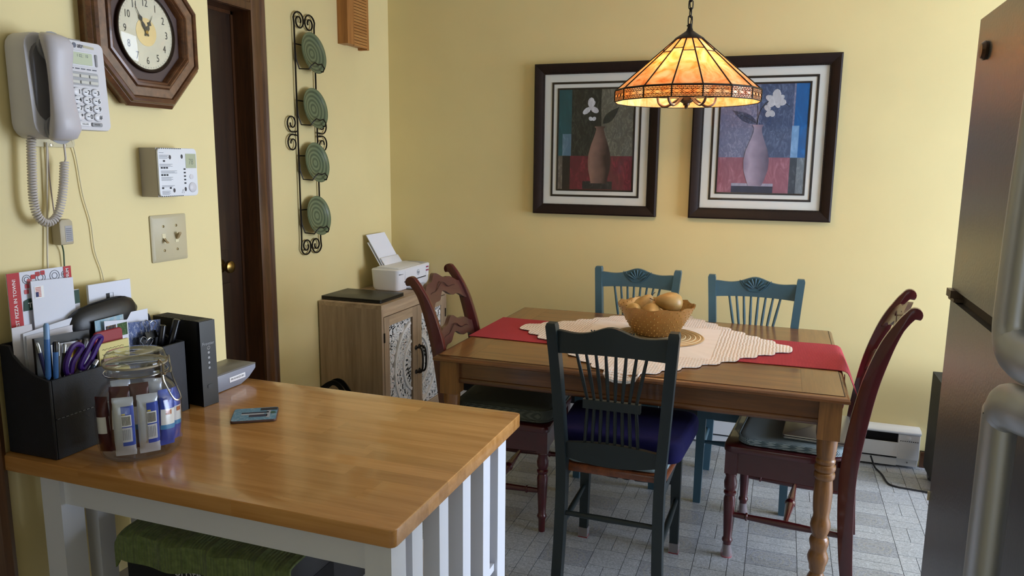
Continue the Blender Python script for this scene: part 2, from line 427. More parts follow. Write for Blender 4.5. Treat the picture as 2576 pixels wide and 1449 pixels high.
# ---- baseboard heater under the back wall
h = thing('baseboard_heater', 'white electric baseboard heater running along the back wall behind the table', 'heater', (0, YB, 0))
HX0, HX1 = -1.8, .722
G().box(HX0+.01, HX1-.1, -.05, -.002, .012, .185).done('element_housing', darkm, h)
G().prism([(-.002, .185), (-.07, .182), (-.078, .186), (-.078, .196), (-.06, .206), (-.002, .208)], HX0, HX1, 'YZ', .002, 1).done('hood', whitem, h)
G().box(HX0+.005, HX1-.099, -.072, -.064, .062, .135, .002).done('front_panel', whitem, h)
G().box(HX0+.005, HX1-.099, -.062, -.05, .012, .05, .002).done('lower_rail', whitem, h)
g = G().prism([(-.002, .012), (-.055, .012), (-.058, .05), (-.076, .055), (-.073, .182), (-.002, .182)], HX1-.1, HX1-.003, 'YZ', .002, 1); e = g.done('end_cover', whitem, h)
g = G()
for i in range(9): g.box(HX1-.092+i*.0095, HX1-.0865+i*.0095, -.0756, -.0745, .147, .1505)
g.done('vent_holes', darkm, e)
G().lathe([(.004, 0), (.004, .001), (0, .0015)], (HX1-.05, -.0575, .033), 12, RXm(PI/2)).done('screw', P('steel_grey', '#8A8C90', .3, 1), e)
G().lathe([(.011, 0), (.011, .0005), (.01, .001), (0, .001)], (HX1-.055, -.0752, .166), 16, RXm(PI/2)).done('knockout', whitem, e)

# ---- cable, suitcase, outlet in the far right corner
cp = [(.50, 4.005, .06), (.52, 3.985, .012), (.535, 3.95, .005), (.547, 3.9, .005), (.562, 3.8, .005), (.60, 3.772, .005), (.66, 3.765, .005), (.735, 3.752, .005), (.86, 3.70, .005), (1.1, 3.66, .005)]
tag(G().tube(bez(cp, 6), .0042, 8).done('floor_cable', P('black_rubber', '#15151C', .5)), 'thin black power cord lying on the vinyl floor by the heater', 'cord')
s = thing('suitcase', 'tall dark charcoal suitcase on casters standing behind the refrigerator', 'suitcase', (.845, 3.86, 0))
G().box(-.115, .2, -.12, .1, .06, .535, .045, 4).done('shell', P('charcoal_fabric', '#1E1F1E', .8, bp=.2), s)
for xx in (-.085, .17):
    for yy in (-.09, .07):
        c = G().lathe([(.0, -.012), (.026, -.012), (.03, -.006), (.03, .006), (.026, .012), (0, .012)], (xx, yy, .03), 16, RY(PI/2)).done('caster', blackm, s)
        G().box(xx-.016, xx+.016, yy-.018, yy+.018, .05, .062, .002).done('fork', blackm, c)
G().box(-.03, .115, -.02, .02, .53, .555, .008).done('handle', blackm, s)
# ================================================================ dining table and what lies on it
tabm = wood('oak_table', '#4A2A10', '#835126', 0, .32, 1.0, coat=.35)
tabp = wood('oak_table_panel', '#55341A', '#8E6030', 0, .3, .9, coat=.4)
tabe = wood('oak_table_end', '#5A381C', '#906232', 1, .3, .9, coat=.4)
legm = wood('oak_leg', '#5E3A18', '#9A6834', 2, .35, 1.2, coat=.3)
TX0, TX1, TY0, TY1, TZ = -1.262, .252, 2.6, 3.7, .75
tcx, tcy = (TX0+TX1)/2, (TY0+TY1)/2; hx, hy = (TX1-TX0)/2, (TY1-TY0)/2
t = thing('dining_table', 'oak farmhouse dining table with turned legs, set with a red runner', 'table', (tcx, tcy, 0))
prof = [(-.006, .7255), (0, .729), (.0, .737), (-.004, .742), (-.009, .746), (-.0155, .7485)]
secs = [[(sx*(hx+o_), sy*(hy+o_), z) for sx, sy in ((-1,-1),(1,-1),(1,1),(-1,1))] for o_, z in prof]
G().loft(secs).done('top_moulding', tabm, t, 30)
pi_ = .019
G().box(-hx+.0155, hx-.0155, -hy+.0155, hy-.0155, .735, .7488).done('groove', P('groove_dark', '#2A1008', .6), t)
G().box(-hx+.15, hx-.15, -hy+pi_, hy-pi_, .735, TZ, .0012, 1).done('top_panel', tabp, t)
G().box(-hx+pi_, -hx+.1495, -hy+pi_, hy-pi_, .735, TZ, .0012, 1).done('breadboard_end', tabe, t)
G().box(hx-.1495, hx-pi_, -hy+pi_, hy-pi_, .735, TZ, .0012, 1).done('breadboard_end', tabe, t)
ax, ay = hx-.057, hy-.057
for y0, y1, s in ((-ay-.008, -ay+.012, -1), (ay-.012, ay+.008, 1)):
    a = G().box(-ax+.03, ax-.03, y0, y1, .638, .726, .001).done('apron', tabm, t)
    yy = y0 if s < 0 else y1
    G().prism([(yy, .632), (yy+s*.005, .636), (yy+s*.007, .645), (yy+s*.004, .652), (yy, .655), (yy-s*.01, .655), (yy-s*.01, .632)], -ax+.03, ax-.03, 'YZ').done('apron_bead', tabm, a)
for x0, x1 in ((-ax-.008, -ax+.012), (ax-.012, ax+.008)): G().box(x0, x1, -ay+.03, ay-.03, .638, .726, .001).done('apron', tabm, t)
lp = [(0, 0), (.018, 0), (.024, .01), (.03, .03), (.034, .05), (.03, .075), (.021, .095), (.026, .105), (.027, .12), (.033, .138), (.035, .152), (.031, .166), (.0265, .176), (.0275, .186), (.031, .2), (.0325, .212), (.029, .224), (.0245, .23), (.026, .24),
      (.031, .255), (.0335, .27), (.0315, .285), (.027, .298), (.026, .31), (.029, .335), (.031, .37), (.031, .40), (.028, .435), (.0275, .44), (.033, .446), (.0345, .456), (.033, .464), (.0285, .468), (.0335, .474), (.035, .484), (.0335, .492), (.0285, .496), (.032, .502), (.0325, .51), (.0285, .516), (.031, .53), (.0335, .56), (.034, .596), (0, .596)]
for sx in (-1, 1):
    for sy in (-1, 1):
        g = G().lathe(lp, (sx*ax, sy*ay, 0), 28)
        g.box(sx*ax-.036, sx*ax+.036, sy*ay-.036, sy*ay+.036, .59, .7265, .003)
        g.done('leg', legm, t, 35)

# red runner
runm = stripes('red_runner_weave', '#8A202C', '#B83A48', 0, 700, .95, .35)
def runner_pt(u, v):
    x = -1.256+u*1.621; y = 2.945+v*.43; e = .012
    if x > TX1-.004:
        d = x-(TX1-.004); r = .028; am = PI/2-.42; a = min(d/r, am); e_ = max(0, d-r*am)
        return (TX1-.004+math.sin(a)*r+e_*math.cos(am), y+.02*(v-.5)*e_*2, .7535-(1-math.cos(a))*r-e_*math.sin(am))
    if x < TX0+.006:
        d = TX0+.006-x; r = .012; a = min(d/r, PI/2)
        return (TX0+.006-math.sin(a)*r, y, .7535-(1-math.cos(a))*r-max(0, d-r*PI/2))
    return (x, y+.004*math.sin(x*9), .7535+.0006*math.sin(x*40)*math.sin(y*30))
tag(G().sheet(120, 14, runner_pt, .002).done('table_runner', runm), 'red ribbed table runner laid lengthwise and hanging over the table end', 'table runner')

# crocheted diamond cloth
def clothmat():
    m, nt, b = newmat('crochet_linen'); tc = N(nt, 'ShaderNodeTexCoord'); sp = N(nt, 'ShaderNodeSeparateXYZ'); nt.links.new(tc.outputs['Object'], sp.inputs[0])
    ab = []
    for k in 'XY':
        a = N(nt, 'ShaderNodeMath', operation='ABSOLUTE'); nt.links.new(sp.outputs[k], a.inputs[0]); ab.append(a.outputs[0])
    mx = N(nt, 'ShaderNodeMath', operation='MAXIMUM'); nt.links.new(ab[0], mx.inputs[0]); nt.links.new(ab[1], mx.inputs[1])
    mn = N(nt, 'ShaderNodeMath', operation='MINIMUM'); nt.links.new(ab[0], mn.inputs[0]); nt.links.new(ab[1], mn.inputs[1])
    nz = noise(nt, tc.outputs['Object'], 26, 2); md = N(nt, 'ShaderNodeMath', operation='MULTIPLY_ADD'); md.inputs[1].default_value = .012; nt.links.new(nz, md.inputs[0]); nt.links.new(mx.outputs[0], md.inputs[2])
    s1 = N(nt, 'ShaderNodeMath', operation='MULTIPLY'); s1.inputs[1].default_value = 480; nt.links.new(md.outputs[0], s1.inputs[0])
    sn = N(nt, 'ShaderNodeMath', operation='SINE'); nt.links.new(s1.outputs[0], sn.inputs[0])
    s2 = N(nt, 'ShaderNodeMath', operation='MULTIPLY'); s2.inputs[1].default_value = 560; nt.links.new(mn.outputs[0], s2.inputs[0])
    sn2 = N(nt, 'ShaderNodeMath', operation='SINE'); nt.links.new(s2.outputs[0], sn2.inputs[0])
    hole = N(nt, 'ShaderNodeMath', operation='MULTIPLY_ADD'); hole.inputs[1].default_value = .38; nt.links.new(sn2.outputs[0], hole.inputs[0]); nt.links.new(sn.outputs[0], hole.inputs[2])
    gt = N(nt, 'ShaderNodeMath', operation='GREATER_THAN'); gt.inputs[1].default_value = .285; nt.links.new(mx.outputs[0], gt.inputs[0])
    ml = N(nt, 'ShaderNodeMath', operation='MULTIPLY'); nt.links.new(hole.outputs[0], ml.inputs[0]); nt.links.new(gt.outputs[0], ml.inputs[1])
    c = ramp(nt, ml.outputs[0], [(.5, '#EDE7E6'), (1.0, '#C9AE9A')]); nt.links.new(c, b.inputs['Base Color']); b.inputs['Roughness'].default_value = .95
    iv = N(nt, 'ShaderNodeMath', operation='MULTIPLY'); iv.inputs[1].default_value = -1; nt.links.new(ml.outputs[0], iv.inputs[0]); bump(nt, b, iv.outputs[0], .3, .002)
    return m
DC = (-.51, 3.2); DX, DYY = .585, .64
def cloth_outline():
    """stepped diamond, point to point"""
    pts = []; n = 9
    for quad in range(4):
        sx = 1 if quad in (0, 3) else -1; sy = 1 if quad in (0, 1) else -1; Q = []
        dx, dy = DX/n, DYY/n
        for i in range(n):
            ax_, ay_ = DX*(1-i/n), DYY*i/n
            Q += [(ax_+dx*.02, ay_+dy*.12), (ax_-dx*.02, ay_+dy*.55), (ax_-dx*.2, ay_+dy*.86), (ax_-dx*.62, ay_+dy*.96)]
        if quad % 2: Q = Q[::-1]
        pts += [(x*sx, y*sy) for x, y in Q]
    return pts
out = cloth_outline()
g = G(); rings = [1, .985, .9, .7, .45, .2]
def drape(x, y):
    wy = DC[1]+y; wx = DC[0]+x
    z = .7575 if (2.945-.004 < wy < 3.375+.004) else .7535
    z += .0008*math.sin(wx*60)*math.sin(wy*47)
    if wy < TY0+.006: d = TY0+.006-wy; return (wx, TY0+.006-min(d, .02)*.9-.002, .7535-max(0, d-.008)*.9)
    return (wx, wy, z)
V = [[g.bm.verts.new(drape(px*k, py*k)) for px, py in out] for k in rings]; n = len(out); fs = []
for A, B in zip(V, V[1:]):
    for i in range(n): fs.append(g.bm.faces.new((A[i], A[(i+1) % n], B[(i+1) % n], B[i])))
fs.append(g.bm.faces.new(V[-1])); bmesh.ops.recalc_face_normals(g.bm, faces=fs); bmesh.ops.solidify(g.bm, geom=fs, thickness=-.0022)
g.xf(T(-DC[0], -DC[1], 0))
tag(g.done('crochet_cloth', clothmat(), None, 60, (DC[0], DC[1], 0)), 'white linen cloth with stepped crochet borders laid diamondwise under the gold bowl', 'tablecloth')

# round woven mat under the bowl
def ringsmat(n, c1, c2, freq, rough, cx=0, cy=0, ax='XY', bp=.5):
    m, nt, b = newmat(n); v = coords(nt)
    wv = N(nt, 'ShaderNodeTexWave', wave_type='RINGS', rings_direction='SPHERICAL'); wv.inputs['Scale'].default_value = freq; wv.inputs['Distortion'].default_value = .6; wv.inputs['Detail'].default_value = 1
    nt.links.new(v, wv.inputs['Vector']); c = ramp(nt, wv.outputs['Fac'], [(.2, c1), (.8, c2)]); nt.links.new(c, b.inputs['Base Color']); b.inputs['Roughness'].default_value = rough; bump(nt, b, wv.outputs['Fac'], bp, .002); return m
g = G(); rr = []; k = .0105
for i in range(18): rr += [(.006+i*k, .004), (.006+i*k+.0052, .0068)]
rr = [(0, .004)]+rr
g.lathe([(0, 0), (.193, 0), (.197, .003)]+[(r, z) for r, z in rr[::-1]], (0, 0, 0), 48)
tag(g.done('round_mat', ringsmat('coiled_straw', '#B59468', '#DFCDA8', 14.8, .85), None, 30, (-.475, 3.215, .7602)), 'round coiled straw mat lying on the crochet cloth beneath the gold bowl', 'mat')

# hobnail bowl
bw = thing('fruit_bowl', 'gold hobnail bowl with scalloped rim holding pears, on the dining table', 'bowl', (-.49, 3.235, .7675))
goldm = P('gold_glaze', '#A67E48', .36, .45, var=.1, vs=20)
def bowl_pt(a, s):
    z = .002+s*.132; r = .085+.082*(s**.8)
    if s > .97: z += .004*math.sin(a*18)
    return r, z
sec = []
for j in range(13):
    s = j/12; sec.append([(bowl_pt(2*PI*i/48, s)[0]*math.cos(2*PI*i/48), bowl_pt(2*PI*i/48, s)[0]*math.sin(2*PI*i/48), bowl_pt(2*PI*i/48, s)[1]+(.0035*math.sin(9*2*PI*i/48) if j == 12 else 0)) for i in range(48)])
for j in range(12, -1, -1):
    s = j/12; sec.append([((bowl_pt(0, s)[0]-.006)*math.cos(2*PI*i/48), (bowl_pt(0, s)[0]-.006)*math.sin(2*PI*i/48), max(.008, bowl_pt(0, s)[1])+(.0035*math.sin(9*2*PI*i/48) if j == 12 else 0)) for i in range(48)])
G().loft(sec).done('bowl_wall', goldm, bw, 50)
g = G()
for j in range(9):
    s = .06+j*.107; nn = 30
    for i in range(nn):
        a = 2*PI*(i+(j % 2)*.5)/nn; r, z = bowl_pt(a, s); rr_ = .0026+.0012*((i*7+j*3) % 3)/2
        g.ball((r*math.cos(a), r*math.sin(a), z), rr_, 6, 4)
        if j > 4: g.ball(((r-.0075)*math.cos(a), (r-.0075)*math.sin(a), z), rr_*.8, 5, 3)
g.done('hobnails', P('gold_bright', '#C8A05C', .25, .6), bw)['kind'] = 'stuff'
pearm = []
for i, (c1, c2) in enumerate((('#94743E', '#C6A468'), ('#A1804A', '#D2B67C'), ('#A8884C', '#DCC488'))):
    m, nt, b = newmat('pear_skin_%s' % 'abc'[i]); c = ramp(nt, noise(nt, coords(nt), 14, 4), [(.3, c1), (.7, c2)]); nt.links.new(c, b.inputs['Base Color']); b.inputs['Roughness'].default_value = .38; pearm.append(m)
pear_prof = [(0, -.036), (.014, -.036), (.028, -.028), (.036, -.012), (.037, .004), (.033, .02), (.025, .036), (.019, .048), (.013, .056), (.006, .06), (0, .0605)]
def pear(i, loc, rot, sc, label):
    p = thing('pear', label, 'pear', loc, 0, 'pears in the gold bowl', rot)
    G().lathe([(r*sc, z*sc) for r, z in pear_prof], (0, 0, 0), 20).done('flesh', pearm[i % 3], p, 80)
    G().tube([(0, 0, .059*sc), (.002, 0, .07*sc), (.006, .002, .079*sc)], [.0018, .0014, .002], 6).done('stem', P('pear_stem', '#3A2413', .8), p)
B0 = Vector((-.49, 3.235, .7675))
pear(0, B0+Vector((.068, -.02, .148)), (0, -PI/2+.12, .35), 1.22, 'largest tan pear resting on top at the right side of the gold bowl')
pear(1, B0+Vector((-.065, .02, .115)), (.5, .5, 1.2), 1.05, 'upright tan pear behind the others at the left of the gold bowl')
pear(2, B0+Vector((-.092, -.045, .104)), (1.3, .3, .4), .95, 'pale yellow pear against the left rim of the gold bowl')
pear(0, B0+Vector((-.012, -.055, .105)), (1.45, -.2, .1), 1.12, 'tan pear in the middle of the gold bowl near the front rim')
pear(2, B0+Vector((.055, -.075, .088)), (1.2, .6, -.5), .95, 'low pear at the right front, mostly under the largest pear')
pear(1, B0+Vector((0, .07, .08)), (1.2, .2, 2.6), 1.0, 'pear at the back of the gold bowl, mostly hidden by the rest')
pear(1, B0+Vector((0.0, 0, .048)), (.6, 1.2, 2.0), .95, 'pear at the bottom of the gold bowl under the rest')

# ================================================================ chairs
def rail_poly(hw, zb, zt, top, bot, n=24):
    A = [(-hw+2*hw*i/n, zt+top(-1+2*i/n)) for i in range(n+1)]
    B = [(-hw+2*hw*i/n, zb+bot(-1+2*i/n)) for i in range(n+1)]
    return A, B
def bowed(g, A, B, y0, th, bow, hw, lean=0, zc=0):
    """a board with top line A and bottom line B bowed backwards in plan"""
    sec = []
    for (x, zt), (_, zb) in zip(A, B):
        y = y0+bow*(1-(x/hw)**2)
        yb, yt = y+lean*(zb-zc), y+lean*(zt-zc)
        sec.append([(x, yb-th/2, zb), (x, yb+th/2, zb), (x, yt+th/2, zt), (x, yt-th/2, zt)])
    return g.loft(sec)
def spindle_chair(name, label, pm, sm, loc, rz, group, caps=False):
    c = thing(name, label, 'chair', loc, rz, group)
    for s in (-1, 1):
        path = [(s*.180, .205, 0), (s*.172, .20, .22), (s*.170, .195, .44), (s*.178, .203, .6), (s*.19, .222, .8), (s*.2025, .248, .965)]
        secs = []
        P_ = bez(path, 5)
        for i, p in enumerate(P_):
            u = i/(len(P_)-1); wx, wy = .0175, .024-.005*abs(u-.45)
            secs.append([(p.x-wx, p.y-wy, p.z), (p.x+wx, p.y-wy, p.z), (p.x+wx, p.y+wy, p.z), (p.x-wx, p.y+wy, p.z)])
        p = P_[-1]; k = .82
        secs.append([(p.x+dx*.0175*k, p.y+dy*.022*k, p.z+.011) for dx, dy in ((-1,-1),(1,-1),(1,1),(-1,1))])
        G().loft(secs).done('leg', pm, c, 30)
    A, B = rail_poly(.19, .873, .945, lambda t: .03*math.exp(-(t/.33)**2)+.006*math.exp(-((abs(t)-.95)/.2)**2), lambda t: .008*(1-t*t))
    g = bowed(G(), A, B, .236, .022, .012, .19); r = g.done('top_rail', pm, c, 35)
    # carved shell on the front of the rail
    g = G(); cy = .2345
    for i in range(7):
        a = PI*(.16+.68*i/6); d = Vector((math.cos(a), 0, math.sin(a)))
        g.tube([Vector((0, cy, .915))+d*.014, Vector((0, cy-.0025, .917))+d*.034, Vector((0, cy-.002, .917))+d*.052], [.003, .0052, .0048], 8)
    for q, rr_ in ((1, .0028), (1.16, .0022)):
        g.tube([(-.062*q, cy, .957+.002*q), (-.046*q, cy, .94-.008*q), (-.022*q, cy, .91-.002*q), (.022*q, cy, .91-.002*q), (.046*q, cy, .94-.008*q), (.062*q, cy, .957+.002*q)], rr_, 6)
    g.done('shell_carving', pm, r, 60)
    G().box(-.098, .098, .199, .22, .683, .714, .006, 3).done('mid_bar', pm, c)
    A, B = rail_poly(.172, .488, .545, lambda t: .015*(1-t*t), lambda t: -.022*(1-t*t)+.012)
    bowed(G(), A, B, .197, .02, .004, .172).done('lower_rail', pm, c, 35)
    for i in range(8):
        u = -1+2*i/7
        t0 = Vector((u*.118, .236+.012*(1-(u*.118/.19)**2), .884)); t1 = Vector((u*.082, .210, .705)); t2 = Vector((u*.092, .199, .553))
        m1 = t0.lerp(t1, .55); m2 = t1.lerp(t2, .5)
        G().tube([t0, m1, t1], [.0052, .0068, .005], 8).tube([t1, m2, t2], [.005, .0068, .0055], 8).done('spindle', pm, c)
    seat = rrect(-.20, .20, -.215, .18, .035, 4)
    seat = [(x*(1.06-.14*(y+.215)/.4), y) for x, y in seat]
    G().prism(seat, .432, .458, 'XY', .007, 2).done('seat', sm, c, 35)
    for s in (-1, 1):
        secs = [[(s*(.178+.009*(.432-z))+dx*w_, -.188-.01*(.432-z)+dy*w_, z) for dx, dy in ((-1,-1),(1,-1),(1,1),(-1,1))] for z, w_ in ((0, .0155), (.43, .0195))]
        lg = G().loft(secs).done('leg', pm, c, 30)
        if caps:
            G().box(s*.182-.0185, s*.182+.0185, -.211, -.174, 0.0005, .042, .005).done('foot_cap', MATS['silicone'], lg)
            G().box(s*.182-.0185, s*.182+.0185, -.211, -.174, 0.0, .004, .001).done('felt_pad', P('red_felt', '#B0434C', .9), lg)
        G().box(s*.176-.01, s*.176+.01, -.185, .185, .395, .431, .002).done('seat_rail', pm, c)
        G().tube([(s*.183, -.188, .222), (s*.18, 0, .218), (s*.178, .2, .215)], [.009, .0115, .009], 10).done('side_stretcher', pm, c)
    G().box(-.17, .17, -.203, -.183, .395, .431, .002).done('seat_rail', pm, c)
    tp = [(0, .007), (.06, .009), (.13, .0145), (.16, .0155), (.172, .009), (.178, .012), (.19, .016), (.205, .0155), (.216, .012), (.222, .009), (.232, .0155), (.26, .0145), (.33, .009), (.365, .007)]
    G().tube([(-.1825+a, -.19, .285) for a, _ in tp], [r_ for _, r_ in tp], 12).done('front_stretcher', pm, c, 50)
    G().tube([(-.172, .2, .285), (0, .2, .285), (.172, .2, .285)], [.0085, .011, .0085], 10).done('rear_stretcher', pm, c)
    return c
m, nt, b = newmat('silicone'); b.inputs['Base Color'].default_value = lin('#D8CFD4'); b.inputs['Roughness'].default_value = .25; b.inputs['Transmission Weight'].default_value = .5; b.inputs['Alpha'].default_value = .6
seatm = wood('chair_seat_wood', '#5A2A0E', '#8E4A1E', 1, .35, 1.3, coat=.3)
def paint(n, col, worn): 
    m, nt, b = newmat(n); v = coords(nt); c = ramp(nt, noise(nt, v, 9, 5, .6), [(.35, col), (.75, shade(col, 1.18))]); nt.links.new(c, b.inputs['Base Color']); b.inputs['Roughness'].default_value = .42; return m
tealm = paint('teal_paint', '#3A5B6B', 0); tealshadem = paint('shaded_teal_paint', '#162124', 0)  # front chair: same teal paint, shade on its back put into a darker colour
spindle_chair('spindle_chair', 'teal spindle back chair coloured dark as in shade, with navy cushion, back towards the camera', tealshadem, seatm, (-.497, 2.60, 0), PI, 'spindle back chairs', True)
spindle_chair('spindle_chair', 'teal spindle back chair behind the table, partly hidden by the gold bowl', tealm, seatm, (-.675, 3.54, 0), 0, 'spindle back chairs')
spindle_chair('spindle_chair', 'teal spindle back chair at the far side of the table beneath the right picture', tealm, seatm, (-.098, 3.475, 0), 0, 'spindle back chairs')

burm = P('burgundy_paint', '#4C0D12', .3, var=.12, vs=12, coat=.5); slatm = P('burgundy_slat', '#4E2C27', .4, var=.1, vs=10, coat=.3)
def ladder_chair(label, loc, rz, group, caps=False):
    c = thing('ladder_back_chair', label, 'chair', loc, rz, group)
    hw = .215
    prof = [(0, .225), (.12, .212), (.3, .2), (.44, .2), (.6, .217), (.75, .242), (.87, .275), (.94, .302), (.985, .327), (1.01, .346)]
    for s in (-1, 1):
        P_ = bez([(0, y, z) for z, y in prof], 4); n = len(P_); front = []; back = []
        for i, p in enumerate(P_):
            u = i/(n-1); t_ = P_[min(i+1, n-1)]-P_[max(i-1, 0)]; nr = Vector((0, t_.z, -t_.y)).normalized()
            w_ = .02+.011*math.sin(PI*min(1, u*1.2))-(.003*u)
            front.append((p-nr*w_)[1:]); back.append((p+nr*w_)[1:])
        tp = P_[-1]; cap = [(tp.y+.012+.024*math.cos(a), tp.z+.004+.024*math.sin(a)) for a in [2.6-.42*k for k in range(9)]]
        poly = front+cap+back[::-1]
        x0 = s*hw-.014; G().prism([(y, z) for y, z in poly], x0, x0+.028, 'YZ', .0025, 2).done('leg', burm, c, 40)
    def yat(z):
        for (z0, y0), (z1, y1) in zip(prof, prof[1:]):
            if z0 <= z <= z1: return y0+(y1-y0)*(z-z0)/(z1-z0)
        return prof[-1][1]
    wavef = lambda t: .03*math.cos(t*PI/1.05)+.009*math.cos(t*3*PI)
    for zc, hh in ((.955, .038), (.775, .036), (.635, .033)):
        A, B = rail_poly(hw-.012, zc-hh, zc+hh, lambda t: .024*math.cos(t*PI)*.9+.008*math.cos(3*PI*t), lambda t: .022*math.cos(t*PI)+.009*math.cos(3*PI*t))
        sl = bowed(G(), A, B, yat(zc), .016, .008, hw-.012, (yat(zc+.03)-yat(zc-.03))/.06, zc).done('ladder_slat', slatm, c, 35)
        g = G(); hwl = hw-.016
        for sg in (-1, 1):
            pts = [(x, yat(zc)+.008*(1-(x/(hw-.012))**2)+sg*.0082, (a_+b2)/2) for (x, a_), (_, b2) in zip(A, B)]
            g.tube(pts[1:-1], .0022, 6)
        g.done('carved_line', P('burgundy_line', '#3A1A18', .5), sl)
    seat = rrect(-.225, .225, -.235, .185, .03, 4); seat = [(x*(1.05-.12*(y+.235)/.42), y) for x, y in seat]
    G().prism(seat, .433, .46, 'XY', .006, 2).done('seat', burm, c, 35)
    for s in (-1, 1): G().box(s*.196-.011, s*.196+.011, -.2, .19, .345, .434, .002).done('apron', burm, c)
    G().box(-.19, .19, -.218, -.198, .345, .434, .002).done('apron', burm, c); G().box(-.19, .19, .19, .208, .345, .434, .002).done('apron', burm, c)
    lp = [(0, 0), (.0125, 0), (.0135, .004), (.0145, .055), (.0185, .062), (.0205, .068), (.0185, .074), (.0155, .08), (.0175, .12), (.0215, .2), (.0225, .235), (.018, .252), (.0235, .26), (.0235, .266), (.018, .272), (.023, .285), (.0245, .305), (.019, .328), (.0225, .336), (.0225, .342), (.02, .347), (0, .347)]
    for s in (-1, 1):
        lg = G().lathe(lp, (s*.2, -.205, 0), 20).box(s*.2-.0225, s*.2+.0225, -.2275, -.1825, .344, .434, .002).done('leg', burm, c, 40)
        if caps:
            G().lathe([(0, 0), (.0205, 0), (.022, .006), (.021, .02), (.0165, .035), (.016, .05), (0, .05)], (s*.2, -.205, .0006), 18).done('foot_cap', MATS['silicone'], lg)
            G().lathe([(0, 0), (.021, 0), (.021, .004), (0, .004)], (s*.2, -.205, 0), 18).done('felt_pad', P('red_felt', '#B0434C', .9), lg)
        tp = [(0, .009), (.05, .0115), (.06, .0115), (.063, .0155), (.068, .0155), (.071, .011), (.2, .0145), (.33, .011), (.333, .0155), (.338, .0155), (.341, .0115), (.41, .009)]
        G().tube([(s*.2, -.205+a, .175) for a, _ in tp], [r_ for _, r_ in tp], 12).done('side_stretcher', burm, c, 50)
    tp = [(0, .008), (.06, .010), (.17, .0165), (.19, .0165), (.194, .02), (.2, .021), (.206, .02), (.21, .0165), (.23, .0165), (.34, .010), (.4, .008)]
    G().tube([(-.2+a, 0, .175) for a, _ in tp], [r_ for _, r_ in tp], 12).done('cross_stretcher', burm, c, 50)
    return c
LCH = (Vector((-1.068, 2.955, 0)), PI/2+.06)   # faces +X
RCH = (Vector((.105, 3.015, 0)), -PI/2-.10)      # faces -X
ladder_chair('burgundy ladder back chair at the left end of the table, in front of the cabinet', LCH[0], LCH[1], 'ladder back chairs')
ladder_chair('burgundy ladder back chair at the right end of the table, carrying a laptop', RCH[0], RCH[1], 'ladder back chairs', True)

def cushion(name, label, hw, hd, th, z, loc, rz, mat, pipe=None, puff=.5, taper=.06):
    c = thing(name, label, 'cushion', (loc[0], loc[1], z), rz)
    secs = []
    for k in range(9):
        a = -PI/2+PI*k/8; zz = th/2+th/2*math.sin(a); off = .022*(math.cos(a)**.6 if abs(math.cos(a)) > 1e-6 else 0)
        secs.append([(x*(1-taper*(y/hd)), y, zz) for x, y in rrect(-hw+.022-off, hw-.022+off, -hd+.022-off, hd-.022+off, .05, 6)])
    top = secs[-1]; cx = 0
    for k, dz in ((.7, .006*puff), (.35, .01*puff)): secs.append([(x*k, y*k, th+dz) for x, y, z_ in top])
    G().loft(secs).done('pad', mat, c, 60)
    if pipe:
        for zz in (th*.82, th*.18):
            G().tube([(x*(1-taper*(y/hd)), y, zz) for x, y in rrect(-hw, hw, -hd, hd, .06, 6)], .0035, 6, closed=True).done('piping', pipe, c)
    return c
gg = stripes('grey_green_weave', '#474C47', '#62675F', 0, 900, .95, .3)
cushion('seat_cushion', 'grey green chair pad tied on the left burgundy chair', .205, .205, .068, .4612, (LCH[0]+RZ(LCH[1])@Vector((0, -.03, 0))), LCH[1], gg, gg)
st = stripes('blue_grey_stripe', '#6C8088', '#B4C4C8', 0, 640, .95, .4)
cushion('seat_cushion', 'blue grey striped chair pad under the silver laptop', .195, .19, .03, .4612, (RCH[0]+RZ(RCH[1])@Vector((0, -.0, 0))), RCH[1], st, st)
pale = P('pale_blue_pad', '#8FA3A8', .9, bp=.3, bs=300)
cushion('seat_cushion', 'thin pale blue pad beneath the navy cushion on the shaded teal chair', .19, .18, .02, .459, (-.495, 2.615, 0), PI, pale, None)
navy = P('navy_velour', '#0F0D3E', .9, var=.25, vs=10, bp=.15, bs=300, spec=.2)
cushion('seat_cushion', 'thick navy seat cushion on the shaded teal spindle chair', .235, .19, .085, .486, (-.49, 2.645, 0), PI, navy, None)

# laptop and strap on the right chair
q = RCH[1]
lp_ = thing('laptop', 'closed silver laptop lying on the striped chair pad', 'laptop', (RCH[0]+RZ(q)@Vector((-.0, .075, .4985))), q+.03)
silv = P('silver_aluminium', '#B7B2A6', .35, .85)
G().prism(rrect(-.165, .165, -.115, .115, .012), 0, .009, 'XY', .003, 2).done('base', P('silver_base', '#A5A29B', .4, .8), lp_)
G().prism(rrect(-.165, .165, -.115, .115, .012), .0105, .0165, 'XY', .002, 2).done('lid', silv, lp_)
G().box(-.155, .155, .09, .112, .0085, .011).done('hinge', blackm, lp_)
G().box(-.1655, -.165, -.06, -.035, .004, .006).done('port', darkm, lp_)
a0 = at_y(2122, 1013, 3.0)
pts = [(a0.x-.004, 3.0, .7245), tuple(a0), tuple(at_y(2116, 1030, 3.0)), tuple(at_y(2110, 1043, 2.995)), tuple(at_y(2100, 1053, 2.99)), tuple(at_y(2088, 1056, 2.985))]
tag(G().tube(bez(pts, 5), 1, flat=(.002, .022)).done('ribbon', P('red_ribbon', '#A03A4C', .8)), 'narrow red ribbon dangling below the table end above the laptop', 'ribbon')
